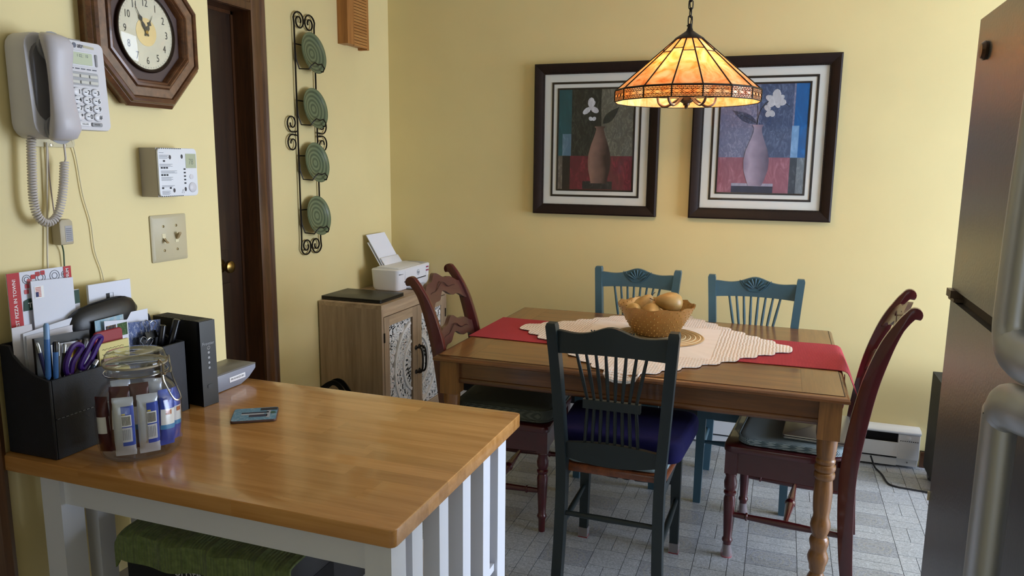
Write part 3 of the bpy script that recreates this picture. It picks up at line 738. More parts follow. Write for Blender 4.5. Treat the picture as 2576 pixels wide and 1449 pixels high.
# ================================================================ pendant lamp
def leadglass(n, c1, c2, c3):
    m = bpy.data.materials.new(n); m.use_nodes = True; nt = m.node_tree; MATS[n] = m
    nt.nodes.remove(nt.nodes['Principled BSDF']); out = nt.nodes['Material Output']
    v = coords(nt); oi = N(nt, 'ShaderNodeObjectInfo'); ad = N(nt, 'ShaderNodeVectorMath', operation='ADD'); ml = N(nt, 'ShaderNodeMath', operation='MULTIPLY'); ml.inputs[1].default_value = 40
    nt.links.new(oi.outputs['Random'], ml.inputs[0]); nt.links.new(v, ad.inputs[0]); nt.links.new(ml.outputs[0], ad.inputs[1])
    c = ramp(nt, noise(nt, ad.outputs[0], 11, 4, .55, 2.2), [(.3, c1), (.5, c2), (.68, c3)])
    tr = N(nt, 'ShaderNodeBsdfTranslucent'); df = N(nt, 'ShaderNodeBsdfDiffuse'); gl = N(nt, 'ShaderNodeBsdfGlossy'); gl.inputs['Roughness'].default_value = .12
    nt.links.new(c, tr.inputs[0]); nt.links.new(c, df.inputs[0])
    a = N(nt, 'ShaderNodeMixShader'); a.inputs[0].default_value = .42; nt.links.new(tr.outputs[0], a.inputs[1]); nt.links.new(df.outputs[0], a.inputs[2])
    b_ = N(nt, 'ShaderNodeMixShader'); b_.inputs[0].default_value = .05; nt.links.new(a.outputs[0], b_.inputs[1]); nt.links.new(gl.outputs[0], b_.inputs[2])
    nt.links.new(b_.outputs[0], out.inputs[0]); return m
amber = leadglass('amber_glass', '#E6A25C', '#F4CE9C', '#FAE6CA')
bronze = P('bronze_metal', '#4A3A30', .35, .8); lead = P('lead_came', '#1E1612', .5, .6)
LX, LY = -.392, 3.15
L = thing('pendant_lamp', 'stained glass cone pendant lamp hanging on a chain over the dining table', 'lamp', (LX, LY, 1.748))
NS = 16; R0, R1, RB = .05, .284, .287; Z0, ZM, Z1 = .246, .2, .043
def ringp(r, a, z): return Vector((r*math.cos(a), r*math.sin(a), z))
def quadplate(g, a0, a1, ra, za, rb, zb, th=.0022):
    p = [ringp(ra, a0, za), ringp(ra, a1, za), ringp(rb, a1, zb), ringp(rb, a0, zb)]
    n = (p[1]-p[0]).cross(p[3]-p[0]).normalized()*th
    if n.dot(Vector((p[0].x+p[1].x, p[0].y+p[1].y, 0))) < 0: n = -n
    vs_ = [g.bm.verts.new(q) for q in p]+[g.bm.verts.new(q-n) for q in p]
    fs = [g.bm.faces.new([vs_[i] for i in f]) for f in ((0,1,2,3),(7,6,5,4),(0,4,5,1),(1,5,6,2),(2,6,7,3),(3,7,4,0))]
    bmesh.ops.recalc_face_normals(g.bm, faces=fs)
da = 2*PI/NS; ph = -PI/2-YAW*.2
bandlead = G()
for i in range(NS):
    a0, a1 = ph+i*da, ph+(i+1)*da; e = .003
    zs = Z0-(.048 if i % 2 else .06); rs = R0+(R1-R0)*(Z0-zs)/(Z0-Z1)
    g = G(); quadplate(g, a0, a1, R0, Z0, rs, zs); g.done('upper_pane', amber, L, 0)
    g = G(); quadplate(g, a0, a1, rs, zs, R1, Z1); g.done('lower_pane', amber, L, 0)
    g = G(); quadplate(g, a0, a1, RB, Z1-.004, RB, 0); bp_ = g.done('band_pane', amber, L, 0)
    # leading: rib, cross bar, fret work on the band
    g = G().tube([ringp(R0, a0, Z0+.001), ringp(R1+.001, a0, Z1+.001), ringp(RB+.001, a0, Z1-.004), ringp(RB+.001, a0, 0)], .0028, 6)
    g.tube([ringp(rs+.0005, a0, zs+.001), ringp(rs+.0005, a1, zs+.001)], .0018, 5)
    g.tube([ringp(R1+.001, a0, Z1), ringp(R1+.001, a1, Z1)], .0042, 6).tube([ringp(RB+.0008, a0, 0), ringp(RB+.0008, a1, 0)], .0025, 6)
    g.done('lead_rib', lead, L, 60)
    g = G(); A = ringp(RB+.0012, a0, 0); B = ringp(RB+.0012, a1, 0); up = Vector((0, 0, 1))
    def bp(u, z): return A.lerp(B, u)+up*z
    for z in (.0065, .012, .0285, .034): g.tube([bp(0, z), bp(1, z)], .0011, 4)
    for r_, (za, zb) in enumerate(((.0, .0065), (.0065, .012), (.0285, .034), (.034, .039))):
        for k in range(8):
            u = (k+.5*(r_ % 2))/8
            if 0 < u < 1: g.tube([bp(u, za), bp(u, zb)], .0009, 4)
    for k in range(3):
        u0 = k/3; u1 = (k+1)/3; um = (u0+u1)/2
        g.tube([bp(u0+.03, .0203), bp(um, .0275), bp(u1-.03, .0203), bp(um, .0128)], .0011, 4, closed=True)
        for uu in (u0, u1):
            if .01 < uu < .99 or True: g.tube([bp(max(0, uu-.035), .0203), bp(uu, .0238), bp(min(1, uu+.035), .0203), bp(uu, .0168)], .0011, 4, closed=True)
        g.tube([bp(u0, .0238), bp(u0+.06, .0285)], .001, 4).tube([bp(u1, .0238), bp(u1-.06, .0285)], .001, 4)
        g.tube([bp(u0, .0168), bp(u0+.06, .012)], .001, 4).tube([bp(u1, .0168), bp(u1-.06, .012)], .001, 4)
    g.done('lead_fretwork', lead, bp_, 60)
G().lathe([(.058, .24), (.06, .243), (.056, .248), (.034, .262), (.014, .276), (.0095, .288), (.0095, .302), (0, .304)], (0, 0, 0), 28).done('cap', dkiron, L, 40)
G().tube([(0, 0, .296), (-.012, 0, .296)], [.002, .003], 8).done('thumb_screw', dkiron, L)
def linkpts(z, rot, l=.036, w_=.017):
    pts = []
    for k in range(16):
        a = 2*PI*k/16; x, zz = w_/2*math.cos(a), (l/2-w_/2)*(1 if math.sin(a) > 0 else -1)+w_/2*math.sin(a)
        if abs(math.sin(a)) < 1e-6: zz = 0
        pts.append((x*math.cos(rot), x*math.sin(rot), z+zz))
    return pts
z = .316; i = 0
while z < ZC-1.748-.03:
    G().tube(linkpts(z, .5+(i % 2)*PI/2), .0024, 6, closed=True).done('chain_link', dkiron, L); z += .0295; i += 1
G().tube([(.004*math.sin(k*1.1), .004*math.cos(k*1.1), .3+k*.02) for k in range(int((ZC-1.748-.31)/.02))], .002, 6).done('cable', lead, L)
G().lathe([(.06, 0), (.06, .004), (.045, .018), (.012, .03), (0, .03)], (0, 0, ZC-1.748-.0005), 24, RXm(PI)).done('canopy', dkiron, L)
G().tube([(0, 0, .03), (0, 0, .25)], .006, 8).done('stem', bronze, L)
G().lathe([(0, -.012), (.012, -.012), (.014, -.004), (.03, .006), (.032, .026), (.02, .034), (0, .034)], (0, 0, .0), 24).lathe([(0, -.024), (.005, -.022), (.008, -.016), (.005, -.011), (0, -.011)], (0, 0, 0), 12).done('hub', bronze, L)
bulbm, nt, b = newmat('lit_bulb'); b.inputs['Emission Color'].default_value = (1, .72, .42, 1); b.inputs['Emission Strength'].default_value = 72; b.inputs['Base Color'].default_value = (1, .9, .7, 1)
for k in range(5):
    a = k*2*PI/5+.45; d = lambda r, z: ringp(r, a, z)
    ar = G().tube(bez([d(.028, .018), d(.06, -.004), d(.09, -.015), (d(.115, .0)), d(.122, .03), d(.122, .052)], 5), .0052, 8).done('arm', bronze, L)
    G().lathe([(0, 0), (.012, .0), (.015, .01), (.015, .028), (0, .028)], d(.122, .05), 14).done('socket', bronze, ar)
    G().lathe([(0, 0), (.012, .002), (.022, .018), (.027, .036), (.022, .054), (.01, .064), (0, .066)], d(.122, .078), 16).done('bulb', bulbm, L)

# ================================================================ pictures
framem = P('espresso_frame', '#1E0F0A', .55, var=.15, vs=30, spec=.3); beadm = P('frame_bead', '#3E3630', .35, .4)
mat1 = P('mat_board', '#DADDDA', .85); filet = P('dark_fillet', '#1C0F0B', .4)
artn = [0]
def artmat(c1, c2, sc=14, stretch=(1, 1, .4), x=None):
    artn[0] += 1; m, nt, b = newmat('print_%d' % artn[0]); v = coords(nt, stretch)
    c = ramp(nt, noise(nt, v, sc*3.2, 8, .75, 1.4), [(.3, shade(c1, .8)), (.5, c1), (.7, c2)]); nt.links.new(c, b.inputs['Base Color']); b.inputs['Roughness'].default_value = .7
    return m
def vasemat(l, d, k):
    artn[0] += 1; m, nt, b = newmat('print_%d' % artn[0]); tc = N(nt, 'ShaderNodeTexCoord'); sp = N(nt, 'ShaderNodeSeparateXYZ'); nt.links.new(tc.outputs['Object'], sp.inputs[0])
    nz = noise(nt, tc.outputs['Object'], 18, 4); a = N(nt, 'ShaderNodeMath', operation='MULTIPLY_ADD'); a.inputs[1].default_value = .07; nt.links.new(nz, a.inputs[0]); nt.links.new(sp.outputs['X'], a.inputs[2])
    mr = N(nt, 'ShaderNodeMapRange'); mr.inputs['From Min'].default_value = k-.02; mr.inputs['From Max'].default_value = k+.11; nt.links.new(a.outputs[0], mr.inputs[0])
    c = ramp(nt, mr.outputs[0], [(0, l[0]), (.35, l[1]), (1, d)]); nt.links.new(c, b.inputs['Base Color']); b.inputs['Roughness'].default_value = .7; return m
def picture(label, cx, z0, w_, h_, art):
    p = thing('framed_picture', label, 'picture', (cx, YB-.001, z0), 0, 'matching framed vase prints')
    W2 = w_/2; fw = .056
    pr = [(0, 0), (0, -.032), (.008, -.036), (.02, -.034), (.044, -.024), (.05, -.02), (fw, -.018), (fw, 0)]
    def side(x0, z0_, x1, z1_):
        pass
    corners = [(-W2, 0), (W2, 0), (W2, h_), (-W2, h_)]
    for k, nm in enumerate(('bottom', 'right', 'top', 'left')):
        secs = []
        for (x, z) in (corners[k], corners[(k+1) % 4]):
            sx = 1 if x < 0 else -1; sz = 1 if z < h_/2 else -1
            secs.append([(x+sx*o_, y, z+sz*o_) for o_, y in pr])
        G().loft(secs).done('frame_rail', framem, p, 30)
    g = G()
    nb = int((w_-2*fw)/.0075); nv = int((h_-2*fw)/.0075)
    for i in range(nb+1):
        x = -W2+fw-.003+(w_-2*fw+.006)*i/nb
        for z in (fw-.003, h_-fw+.003): g.ball((x, -.021, z), .003, 5, 3)
    for i in range(1, nv):
        z = fw+(h_-2*fw)*i/nv
        for x in (-W2+fw-.003, W2-fw+.003): g.ball((x, -.021, z), .003, 5, 3)
    g.done('beading', beadm, p)['kind'] = 'stuff'
    G().box(-W2+fw-.004, W2-fw+.004, -.012, -.008, fw-.004, h_-fw+.004).done('mat_board', mat1, p)
    for off, wd in ((.098, .011), (.13, .009)):
        g = G(); cs = [(-W2+off, off), (W2-off, off), (W2-off, h_-off), (-W2+off, h_-off)]
        for k in range(4):
            secs = []
            for (x, z) in (cs[k], cs[(k+1) % 4]):
                sx = 1 if x < 0 else -1; sz = 1 if z < h_/2 else -1
                secs.append([(x+sx*o_, y, z+sz*o_) for o_, y in ((0, -.0115), (0, -.0145), (wd*.5, -.0155), (wd, -.0145), (wd, -.0115))])
            g.loft(secs)
        g.done('fillet', filet, p, 20)
    ao = .139; x0, z0a, aw, ah = -W2+ao, ao, w_-2*ao, h_-2*ao
    base = G().box(x0, x0+aw, -.0128, -.012, z0a, z0a+ah).done('art_print', art['bg'], p, 0)
    lay = [0]
    def poly(nm, pts, m):
        lay[0] += 1; y = -.0128-.00007*lay[0]
        g = G(); vs_ = [g.bm.verts.new((x0+u*aw, y, z0a+v*ah)) for u, v in pts]; f = g.bm.faces.new(vs_); f.normal_update()
        if f.normal.y > 0: f.normal_flip()
        g.done(nm, m, base, 0)
    def rect(nm, u0, u1, v0, v1, m): poly(nm, [(u0, v0), (u1, v0), (u1, v1), (u0, v1)], m)
    def line(nm, pts, wd, m):
        lay[0] += 1; y = -.0128-.00007*lay[0]; g = G()
        q = bez([(u*aw, v*ah, 0) for u, v in pts], 5); L_, R_ = [], []
        for i, p_ in enumerate(q):
            t_ = (q[min(i+1, len(q)-1)]-q[max(i-1, 0)]).normalized(); n_ = Vector((-t_.y, t_.x, 0))*wd/2
            L_.append(g.bm.verts.new((x0+p_.x+n_.x, y, z0a+p_.y+n_.y))); R_.append(g.bm.verts.new((x0+p_.x-n_.x, y, z0a+p_.y-n_.y)))
        for i in range(len(q)-1): g.bm.faces.new((L_[i], R_[i], R_[i+1], L_[i+1]))
        g.done(nm, m, base, 0)
    art['draw'](poly, rect, line, aw, ah)
    G().box(-W2+fw-.002, W2-fw+.002, -.0172, -.0165, fw-.002, h_-fw+.002).done('glazing', MATS['picture_glass'], p)
thinglass('picture_glass', k=.3)
def vase(cu, prof): return [(cu-hw, v) for hw, v in prof]+[(cu+hw, v) for hw, v in prof[::-1]]
def petal(cu, cv, a, l, w_, asp, n=10):
    out = []
    for i in range(n):
        t_ = 2*PI*i/n; x = l/2+l/2*math.cos(t_); y = w_/2*math.sin(t_)
        out.append((cu+(x*math.cos(a)-y*math.sin(a)), cv+(x*math.sin(a)+y*math.cos(a))/asp))
    return out
def leaf(u0, v0, u1, v1, w_, asp, n=8):
    d = Vector((u1-u0, (v1-v0)*asp)); nn = Vector((-d.y, d.x)).normalized(); A = []; B = []
    for i in range(n+1):
        t_ = i/n; c = Vector((u0, v0*asp))+d*t_; h_ = nn*w_*math.sin(PI*t_**.8)*(1-.25*t_)
        A.append((c.x+h_.x, (c.y+h_.y)/asp)); B.append((c.x-h_.x, (c.y-h_.y)/asp))
    return A[:-1]+B[::-1][:-1]
petm = artmat('#BFC2CC', '#E4E6EC', 10); linem = P('print_line', '#23241F', .7)
def draw1(poly, rect, line, aw, ah):
    asp = ah/aw
    rect('pale_field', .57, 1, .34, 1, artmat('#5B5A50', '#8A897C', 16, (1, 1, .5)))
    rect('teal_strip', 0, .175, .34, 1, artmat('#1C4E56', '#2A6470', 8)); rect('blue_patch', .055, .175, .34, .56, artmat('#54738A', '#7E97AD', 8))
    rect('red_field', .165, 1, 0, .34, artmat('#5E1F2A', '#8A2C3C', 8)); rect('dark_block', .06, .165, 0, .34, artmat('#1D1714', '#3C302A', 20)); rect('tan_block', 0, .06, 0, .34, artmat('#5D544B', '#8D8479', 12))
    rect('pedestal', .34, .74, .005, .085, artmat('#1D1B1E', '#4A474A', 24)); 
    line('branch', [(.57, 1), (.565, .86), (.575, .62)], .003, linem); line('branch', [(.33, .83), (.46, .82), (.56, .78), (.575, .66)], .002, linem); line('branch', [(.5, .93), (.56, .86)], .002, linem)
    for a, l, w_ in ((1.5, .13, .09), (.3, .0, 0), (-2.5, .13, .07), (-.5, .12, .075), (1.0, .1, .05)):
        if l: poly('petal', petal(.43, .82, a, l, w_, asp), petm)
    for a in (2.4, .7): poly('petal', petal(.455, .695, a, .06, .05, asp), petm)
    poly('leaf', leaf(.60, .66, .81, .825, .06, asp), artmat('#1B1F1C', '#3F453E', 18)); line('leaf_vein', [(.60, .66), (.72, .75), (.81, .825)], .0015, linem)
    poly('vase', vase(.56, [(.105, .065), (.12, .12), (.145, .2), (.153, .28), (.145, .36), (.115, .45), (.07, .545), (.05, .6), (.05, .615), (.068, .625), (.068, .635)]), vasemat(('#6A4840', '#8A6C62'), '#33211F', -.01))
def draw2(poly, rect, line, aw, ah):
    asp = ah/aw
    rect('deep_field', .45, .83, .33, 1, artmat('#3E4E72', '#6D7FA4', 16, (1, 1, .5)))
    rect('blue_strip', .85, 1, .33, 1, artmat('#075B9F', '#0F74C4', 6)); rect('light_strip', .83, .91, .33, .62, artmat('#6E9CCB', '#8FB8E2', 6)); 
    rect('pink_field', 0, .83, 0, .33, artmat('#8E5567', '#B37C8F', 8)); rect('slate_block', .83, .91, 0, .33, artmat('#2D3644', '#55606E', 22)); rect('grey_block', .91, 1, 0, .33, artmat('#69747F', '#97A3AC', 18))
    rect('fringe', .17, .655, .06, .088, artmat('#8F8FA8', '#D8D8E6', 60, (6, 1, .1))); rect('pedestal', .17, .655, .0, .062, artmat('#20223A', '#3D4160', 18))
    line('branch', [(.43, .63), (.46, .76), (.54, .84), (.6, .84)], .003, linem); line('branch', [(.43, .63), (.43, .78), (.40, .86)], .002, linem); line('branch', [(.66, .84), (.74, .82), (.79, .79)], .0015, linem)
    for a, l, w_ in ((2.7, .13, .075), (1.5, .14, .1), (.6, .11, .07), (-.2, .12, .085), (-1.1, .09, .06), (-2.6, .11, .08)): poly('petal', petal(.63, .845, a, l, w_, asp), petm)
    for a in (-2.0, -1.0, 2.4): poly('petal', petal(.57, .76, a, .085, .065, asp), petm)
    poly('leaf', leaf(.425, .645, .14, .765, .055, asp), artmat('#39435F', '#6F7FA0', 18)); line('leaf_vein', [(.425, .645), (.3, .7), (.14, .765)], .0015, linem)
    poly('vase', vase(.445, [(.075, .065), (.1, .11), (.14, .21), (.148, .3), (.125, .4), (.075, .5), (.05, .56), (.045, .6), (.06, .625), (.066, .632)]), vasemat(('#6E6280', '#A99CB4'), '#5A5068', -.045))
picture('framed print of a brown vase with red and teal blocks, left of the lamp', -.990, 1.2205, .695, .818, {'bg': artmat('#1E1F1A', '#4E5046', 15, (1, 1, .4)), 'draw': draw1})
picture('framed print of a lavender vase with bright blue stripe, right of the lamp', -.121, 1.2225, .7, .822, {'bg': artmat('#6C7090', '#9CA0BE', 14, (1, 1, .6)), 'draw': draw2})

# ================================================================ plate rack and plates on the plate wall
platem = ringsmat('sage_glaze', '#4C5741', '#6C7759', 15, .2, bp=.12)
rk = thing('plate_rack', 'scrolled dark wire plate rack holding four green plates beside the door', 'plate rack', (XP, 3.24, 0), PI/2)
def spiral(cx, cz, r, a0, turns, n=30, k=.8, d=1): return [(cx+d*r*(1-k*i/n)*math.cos(a0+turns*2*PI*i/n), -.014, cz+r*(1-k*i/n)*math.sin(a0+turns*2*PI*i/n)) for i in range(n+1)]
wr = .0042
for s in (-1, 1):
    pts = [(s*.082, -.014, 1.10), (s*.082, -.014, 2.15)]
    top = [(s*.082, -.014, 2.15)]+spiral(s*.042, 2.165, .046, .25, 1.55, 34, .74, s)
    bot = [(s*.082, -.014, 1.10)]+[(x, y, 2*1.09-z+0) for x, y, z in spiral(s*.042, 1.105, .046, .25, 1.55, 34, .74, s)]
    G().tube(bot[::-1]+top, wr, 6).done('upright', dkiron, rk)
    for q in (1, -1):
        pts = [(x, y, 1.632+q*(z-1.632)) for x, y, z in spiral(s*.126, 1.68, .048, PI+.1, 1.5, 30, .72, s)]
        pts = [(s*.083, -.014, 1.632+q*.012), (s*.105, -.014, 1.632+q*.005)]+[(x, y, z) for x, y, z in pts][3:]
        G().tube(pts, wr*.9, 6).done('side_scroll', dkiron, rk)
PZ = [2.02, 1.755, 1.49, 1.224]
nm = ['topmost', 'second', 'third', 'lowest']
for k, z in enumerate(PZ):
    c = z-.005; g = G()
    for s in (-1, 1):
        g.tube([(s*.082, -.014, c+.04), (s*.075, -.014, c-.03), (s*.06, -.02, c-.075), (s*.06, -.075, c-.078), (s*.055, -.085, c-.062), (s*.028, -.088, c-.045), (0, -.088, c-.052)], .0033, 6)
    g.tube([(-.082, -.014, c+.04), (.082, -.014, c+.04)], .003, 6)
    g.done('cradle', dkiron, rk)
    pl = tag(G().lathe([(0, 0), (.055, 0), (.06, .004), (.088, .01), (.099, .018), (.1, .0205), (.097, .0205), (.086, .0135), (.058, .0075), (.05, .0055), (0, .0055)], (0, 0, 0), 48).done('decorative_plate', platem, None, 50), '%s of the four green swirl plates on the wire rack' % nm[k], 'plate', 'green plates on the wire rack')
    pl.location = (XP+.032, 3.262, z); pl.rotation_euler = (0, PI/2-.16, 0)

# ---- door chime with louvred front
ch = thing('door_chime', 'honey wood door chime with louvred front, high on the wall', 'door chime', (XP, 3.655, 2.105), PI/2)
chm = wood('honey_wood', '#8A5526', '#B97E42', 2, .4, 1.0); chs = wood('honey_slat', '#9A6330', '#C08A4C', 0, .4, 1.0)
G().box(-.09, .115, -.05, -.001, .012, .30, .004).done('case', chm, ch)
G().box(-.1, -.035, -.062, -.0, .008, .30, .012, 3).done('rounded_side', chm, ch); G().box(.1, .122, -.058, -.0, 0, .30, .004).done('rounded_side', chm, ch)
for i in range(19):
    G().box(-.034, .0995, -.0615, -.05, .006+i*.0155, .006+i*.0155+.0125, .002, m=None).done('louvre_slat', chs, ch)

# ================================================================ carved cabinet
cab = thing('cabinet', 'light wood cabinet with white carved fretwork doors in the corner', 'cabinet', (-1.885, 3.685, 0), PI/2)
cabm = wood('washed_wood', '#85705C', '#B59E84', 2, .6, .8); cabh = wood('washed_wood_rail', '#8E7862', '#BFA78A', 0, .6, .8)
hwc = .392; dp = .372
G().box(-hwc, -hwc+.02, .0, dp, 0, .757, .002).done('side_panel', cabm, cab); G().box(hwc-.02, hwc, 0, dp, 0, .757, .002).done('side_panel', cabm, cab)
G().box(-hwc, hwc, 0, dp, .757, .778, .002).done('top', cabh, cab); G().box(-hwc+.02, hwc-.02, .0, dp, .05, .07).done('bottom', cabh, cab); G().box(-hwc+.02, hwc-.02, dp-.012, dp, .07, .757).done('back', P('cab_back', '#2A2522', .9), cab)
G().box(-hwc+.02, hwc-.02, 0, .02, .715, .757, .001).done('face_rail', cabh, cab); G().box(-hwc+.02, hwc-.02, 0, .02, .0, .06, .001).done('face_rail', cabh, cab)
carved = P('carved_white', '#E2E2E4', .7, bp=.1)
def fret(x0, x1, z0, z1, cx, cz):
    """pierced scroll work on a quarter of a big mandala centred on (cx,cz)"""
    g = G(); inside = lambda x, z: x0 < x < x1 and z0 < z < z1
    def ribbon(pts, wd, y0=-.004, y1=.006):
        run = []
        for p in pts+[None]:
            if p is not None and inside(*p): run.append(p); continue
            if len(run) > 2: g.tube([(x, (y0+y1)/2, z) for x, z in run], 1, flat=(wd, y1-y0))
            run = []
    def ring(r, wd, y0=-.005, y1=.007, sc=1.0): ribbon([(cx+r*math.cos(2*PI*i/90), cz+r*sc*math.sin(2*PI*i/90)) for i in range(91)], wd, y0, y1)
    def curl(px, pz, r, a, d, wd=.006): ribbon([(px+r*(1-.82*i/22)*math.cos(a+d*3*PI*i/22), pz+r*(1-.82*i/22)*math.sin(a+d*3*PI*i/22)) for i in range(23)], wd)
    rmax = (z1-z0)/2
    g.prism([(min(max(cx+rmax*.93*math.cos(2*PI*i/60), x0), x1), cz+rmax*.93*math.sin(2*PI*i/60)) for i in range(60) if (x0+x1)/2*math.cos(2*PI*i/60) > -1e-4], .004, .0065, 'XZ')
    ring(rmax*.93, .022, -.009); ring(rmax*.56, .018, -.008); ring(rmax*.2, .012, -.007)
    for i in range(28):
        a = 2*PI*i/28
        for rr_, r2, d in ((rmax*.75, .024, 1), (rmax*.66, .017, -1), (rmax*.84, .016, -1), (rmax*.43, .02, 1), (rmax*.31, .02, -1)):
            aa = a+(0 if d > 0 else PI/28); curl(cx+rr_*math.cos(aa), cz+rr_*math.sin(aa), r2, aa+.7, d, .0062)
    for i in range(14):
        a = 2*PI*i/14
        for rr_ in (.38, .72): 
            p0 = rmax*(rr_-.13); p1 = rmax*(rr_+.13)
            for o_ in (-.09, .09): ribbon([(cx+(p0+(p1-p0)*t_/8)*math.cos(a+o_*math.sin(PI*t_/8)), cz+(p0+(p1-p0)*t_/8)*math.sin(a+o_*math.sin(PI*t_/8))) for t_ in range(9)], .006)
        ribbon([(cx+rmax*(.02+.17*t_/6)*math.cos(a), cz+rmax*(.02+.17*t_/6)*math.sin(a)) for t_ in range(7)], .012, -.007)
    rnd = random.Random(3); n = 0
    gx = int((x1-x0)/.036); gz = int((z1-z0)/.036)
    for i in range(gx+1):
        for j in range(gz+1):
            px = x0+(i+.5*(j % 2))*.036; pz = z0+j*.036; r = math.hypot(px-cx, pz-cz)
            if r > rmax*1.0 and inside(px, pz): curl(px, pz, .026, rnd.random()*6, 1 if (i+j) % 2 else -1, .0085); curl(px, pz, .013, rnd.random()*6, 1, .006)
    g.box(x0, x1, -.002, .006, z0, z0+.006).box(x0, x1, -.002, .006, z1-.006, z1).box(x0, x0+.005, -.002, .006, z0, z1).box(x1-.005, x1, -.002, .006, z0, z1)
    return g
dz0, dz1 = .064, .711; sw = .052
for s in (-1, 1):
    xa, xb = (-.368, -.002) if s < 0 else (.002, .368)
    d = G().box(xa, xa+sw, -.002, .02, dz0, dz1, .002).done('door', cabm, cab)
    G().box(xb-sw, xb, -.002, .02, dz0, dz1, .002).done('stile', cabm, d)
    G().box(xa+sw, xb-sw, -.002, .02, dz0, dz0+sw, .002).done('rail', cabh, d); G().box(xa+sw, xb-sw, -.002, .02, dz1-sw, dz1, .002).done('rail', cabh, d)
    o = fret(xa+sw-.002, xb-sw+.002-(.014 if s < 0 else 0), dz0+sw-.002, dz1-sw+.002, 0, (dz0+dz1)/2).done('carved_panel', carved, d, 0)
    o.location.y = .008; o['label'] = 'white pierced scrollwork panel'
    G().box(xa+sw, xb-sw, .022, .026, dz0+sw, dz1-sw).done('backing', P('panel_backing', '#26282C', .9), d)
    hx_ = s*.02
    g = G().tube(bez([(hx_, -.003, .475), (hx_, -.03, .475), (hx_, -.042, .455), (hx_, -.046, .405), (hx_, -.042, .355), (hx_, -.03, .335), (hx_, -.003, .335)], 5), .0058, 8)
    for zz in (.475, .335): g.lathe([(.013, 0), (.013, .003), (.008, .008), (0, .009)], (hx_, -.002, zz), 14, RXm(PI/2))
    g.done('handle', dkiron, d)['label'] = 'dark iron bow handle'
    for zz in (.16, .58): G().box((xa-.006) if s < 0 else (xb-.002), (xa+.002) if s < 0 else (xb+.006), -.006, .001, zz, zz+.05, .001).done('hinge', dkiron, d)

# ---- black laptop on the cabinet
lt = thing('laptop', 'closed black laptop on the near end of the cabinet top', 'laptop', (-2.095, 3.462, .7785), PI/2)
lbm = P('laptop_black', '#131211', .42, bp=.05, bs=500)
G().prism(rrect(-.128, .128, -.183, .183, .008), .002, .012, 'XY', .002, 1, RZ(PI/2)).xf(RZ(-PI/2)).done('base', lbm, lt)
G().prism(rrect(-.128, .128, -.183, .183, .008), .013, .02, 'XY', .003, 2).done('lid', P('laptop_lid', '#1E1C19', .4), lt)
g = G()
for k in range(4): g.box(.1282, .1288, -.1+k*.03, -.085+k*.03, .005, .0085)
g.done('ports', darkm, lt)
g = G()
for xx in (-.11, .11):
    for yy in (-.16, .16): g.lathe([(.006, 0), (.006, .0022), (0, .0022)], (xx, yy, 0), 10)
g.done('rubber_feet', darkm, lt)

# ---- inkjet printer with paper in the feeder
pr = thing('inkjet_printer', 'small white inkjet printer with paper in its feeder, on the carved cabinet', 'printer', (-2.085, 3.885, .7785), PI/2)
prw = P('printer_white', '#E6E7EE', .35); prg = P('printer_grey', '#B4B8C4', .4)
secs = []
for z, i_ in ((0, .012), (.004, .006), (.02, .0), (.09, -.004), (.118, -.006), (.124, -.001)): secs.append([(x, y, z) for x, y in rrect(-.195+i_, .195-i_, -.088+i_, .088-i_, .028, 5)])
G().loft(secs).done('body', prw, pr, 35)
G().prism([(-.088, .121), (-.06, .131), (.05, .137), (.066, .132), (.07, .122)], -.168, .1, 'YZ', .004, 2).done('scanner_lid', prw, pr)
G().prism([(-.0885, .118), (-.066, .1255), (.03, .1265), (.06, .1235)], .105, .19, 'YZ', .002, 1).done('control_panel', prg, pr)
G().box(-.13, .13, -.0945, -.089, .052, .1135, .003).done('front_cover', prw, pr)
G().box(-.135, .135, -.0935, -.088, .046, .0505).done('paper_slot', darkm, pr)
G().box(-.1, .1, -.16, -.08, .006, .012, .002).done('output_tray', prg, pr)
g = G().lathe([(.0165, 0), (.0165, .0006), (.0145, .0006), (.0145, 0)], (.03, -.0946, .084), 24, RXm(PI/2), ring=True); g.done('badge_ring', P('badge_grey', '#6E727C', .3), pr, 0)
g = G(); put(g, 'hp', .024, .03, -.0955, .085, shear=.25); g.done('lettering', MATS['badge_grey'], pr, 0)
for z_ in (.098, .078): G().box(.136, .168, -.0945, -.091, z_, z_+.008).done('sticker', P('sticker_red', '#9B3B5C', .5), pr)
G().box(.136, .168, -.0942, -.09, .052, .074).done('sticker', P('sticker_white', '#EDEDF2', .5), pr)
G().box(-.19, -.15, -.0925, -.0885, .094, .099).done('model_print', MATS['badge_grey'], pr)
fl = G().prism([(.035, .135), (.043, .135), (.072, .176), (.064, .176)], -.125, .08, 'YZ', .002).done('paper_guide', prw, pr)
G().prism([(.06, .125), (.065, .125), (.15, .262), (.145, .262)], -.13, .085, 'YZ', .001).done('rear_support', prw, pr)
pm = P('paper_white', '#E9EBF5', .8)
tag(G().prism([(.05, .134), (.054, .134), (.158, .305), (.154, .305)], -.128, .082, 'YZ').done('paper_stack', pm), 'stack of white paper leaning in the printer feeder', 'paper')
o = bpy.data.objects['paper_stack']; o.location = pr.location; o.rotation_euler = (0, 0, PI/2)
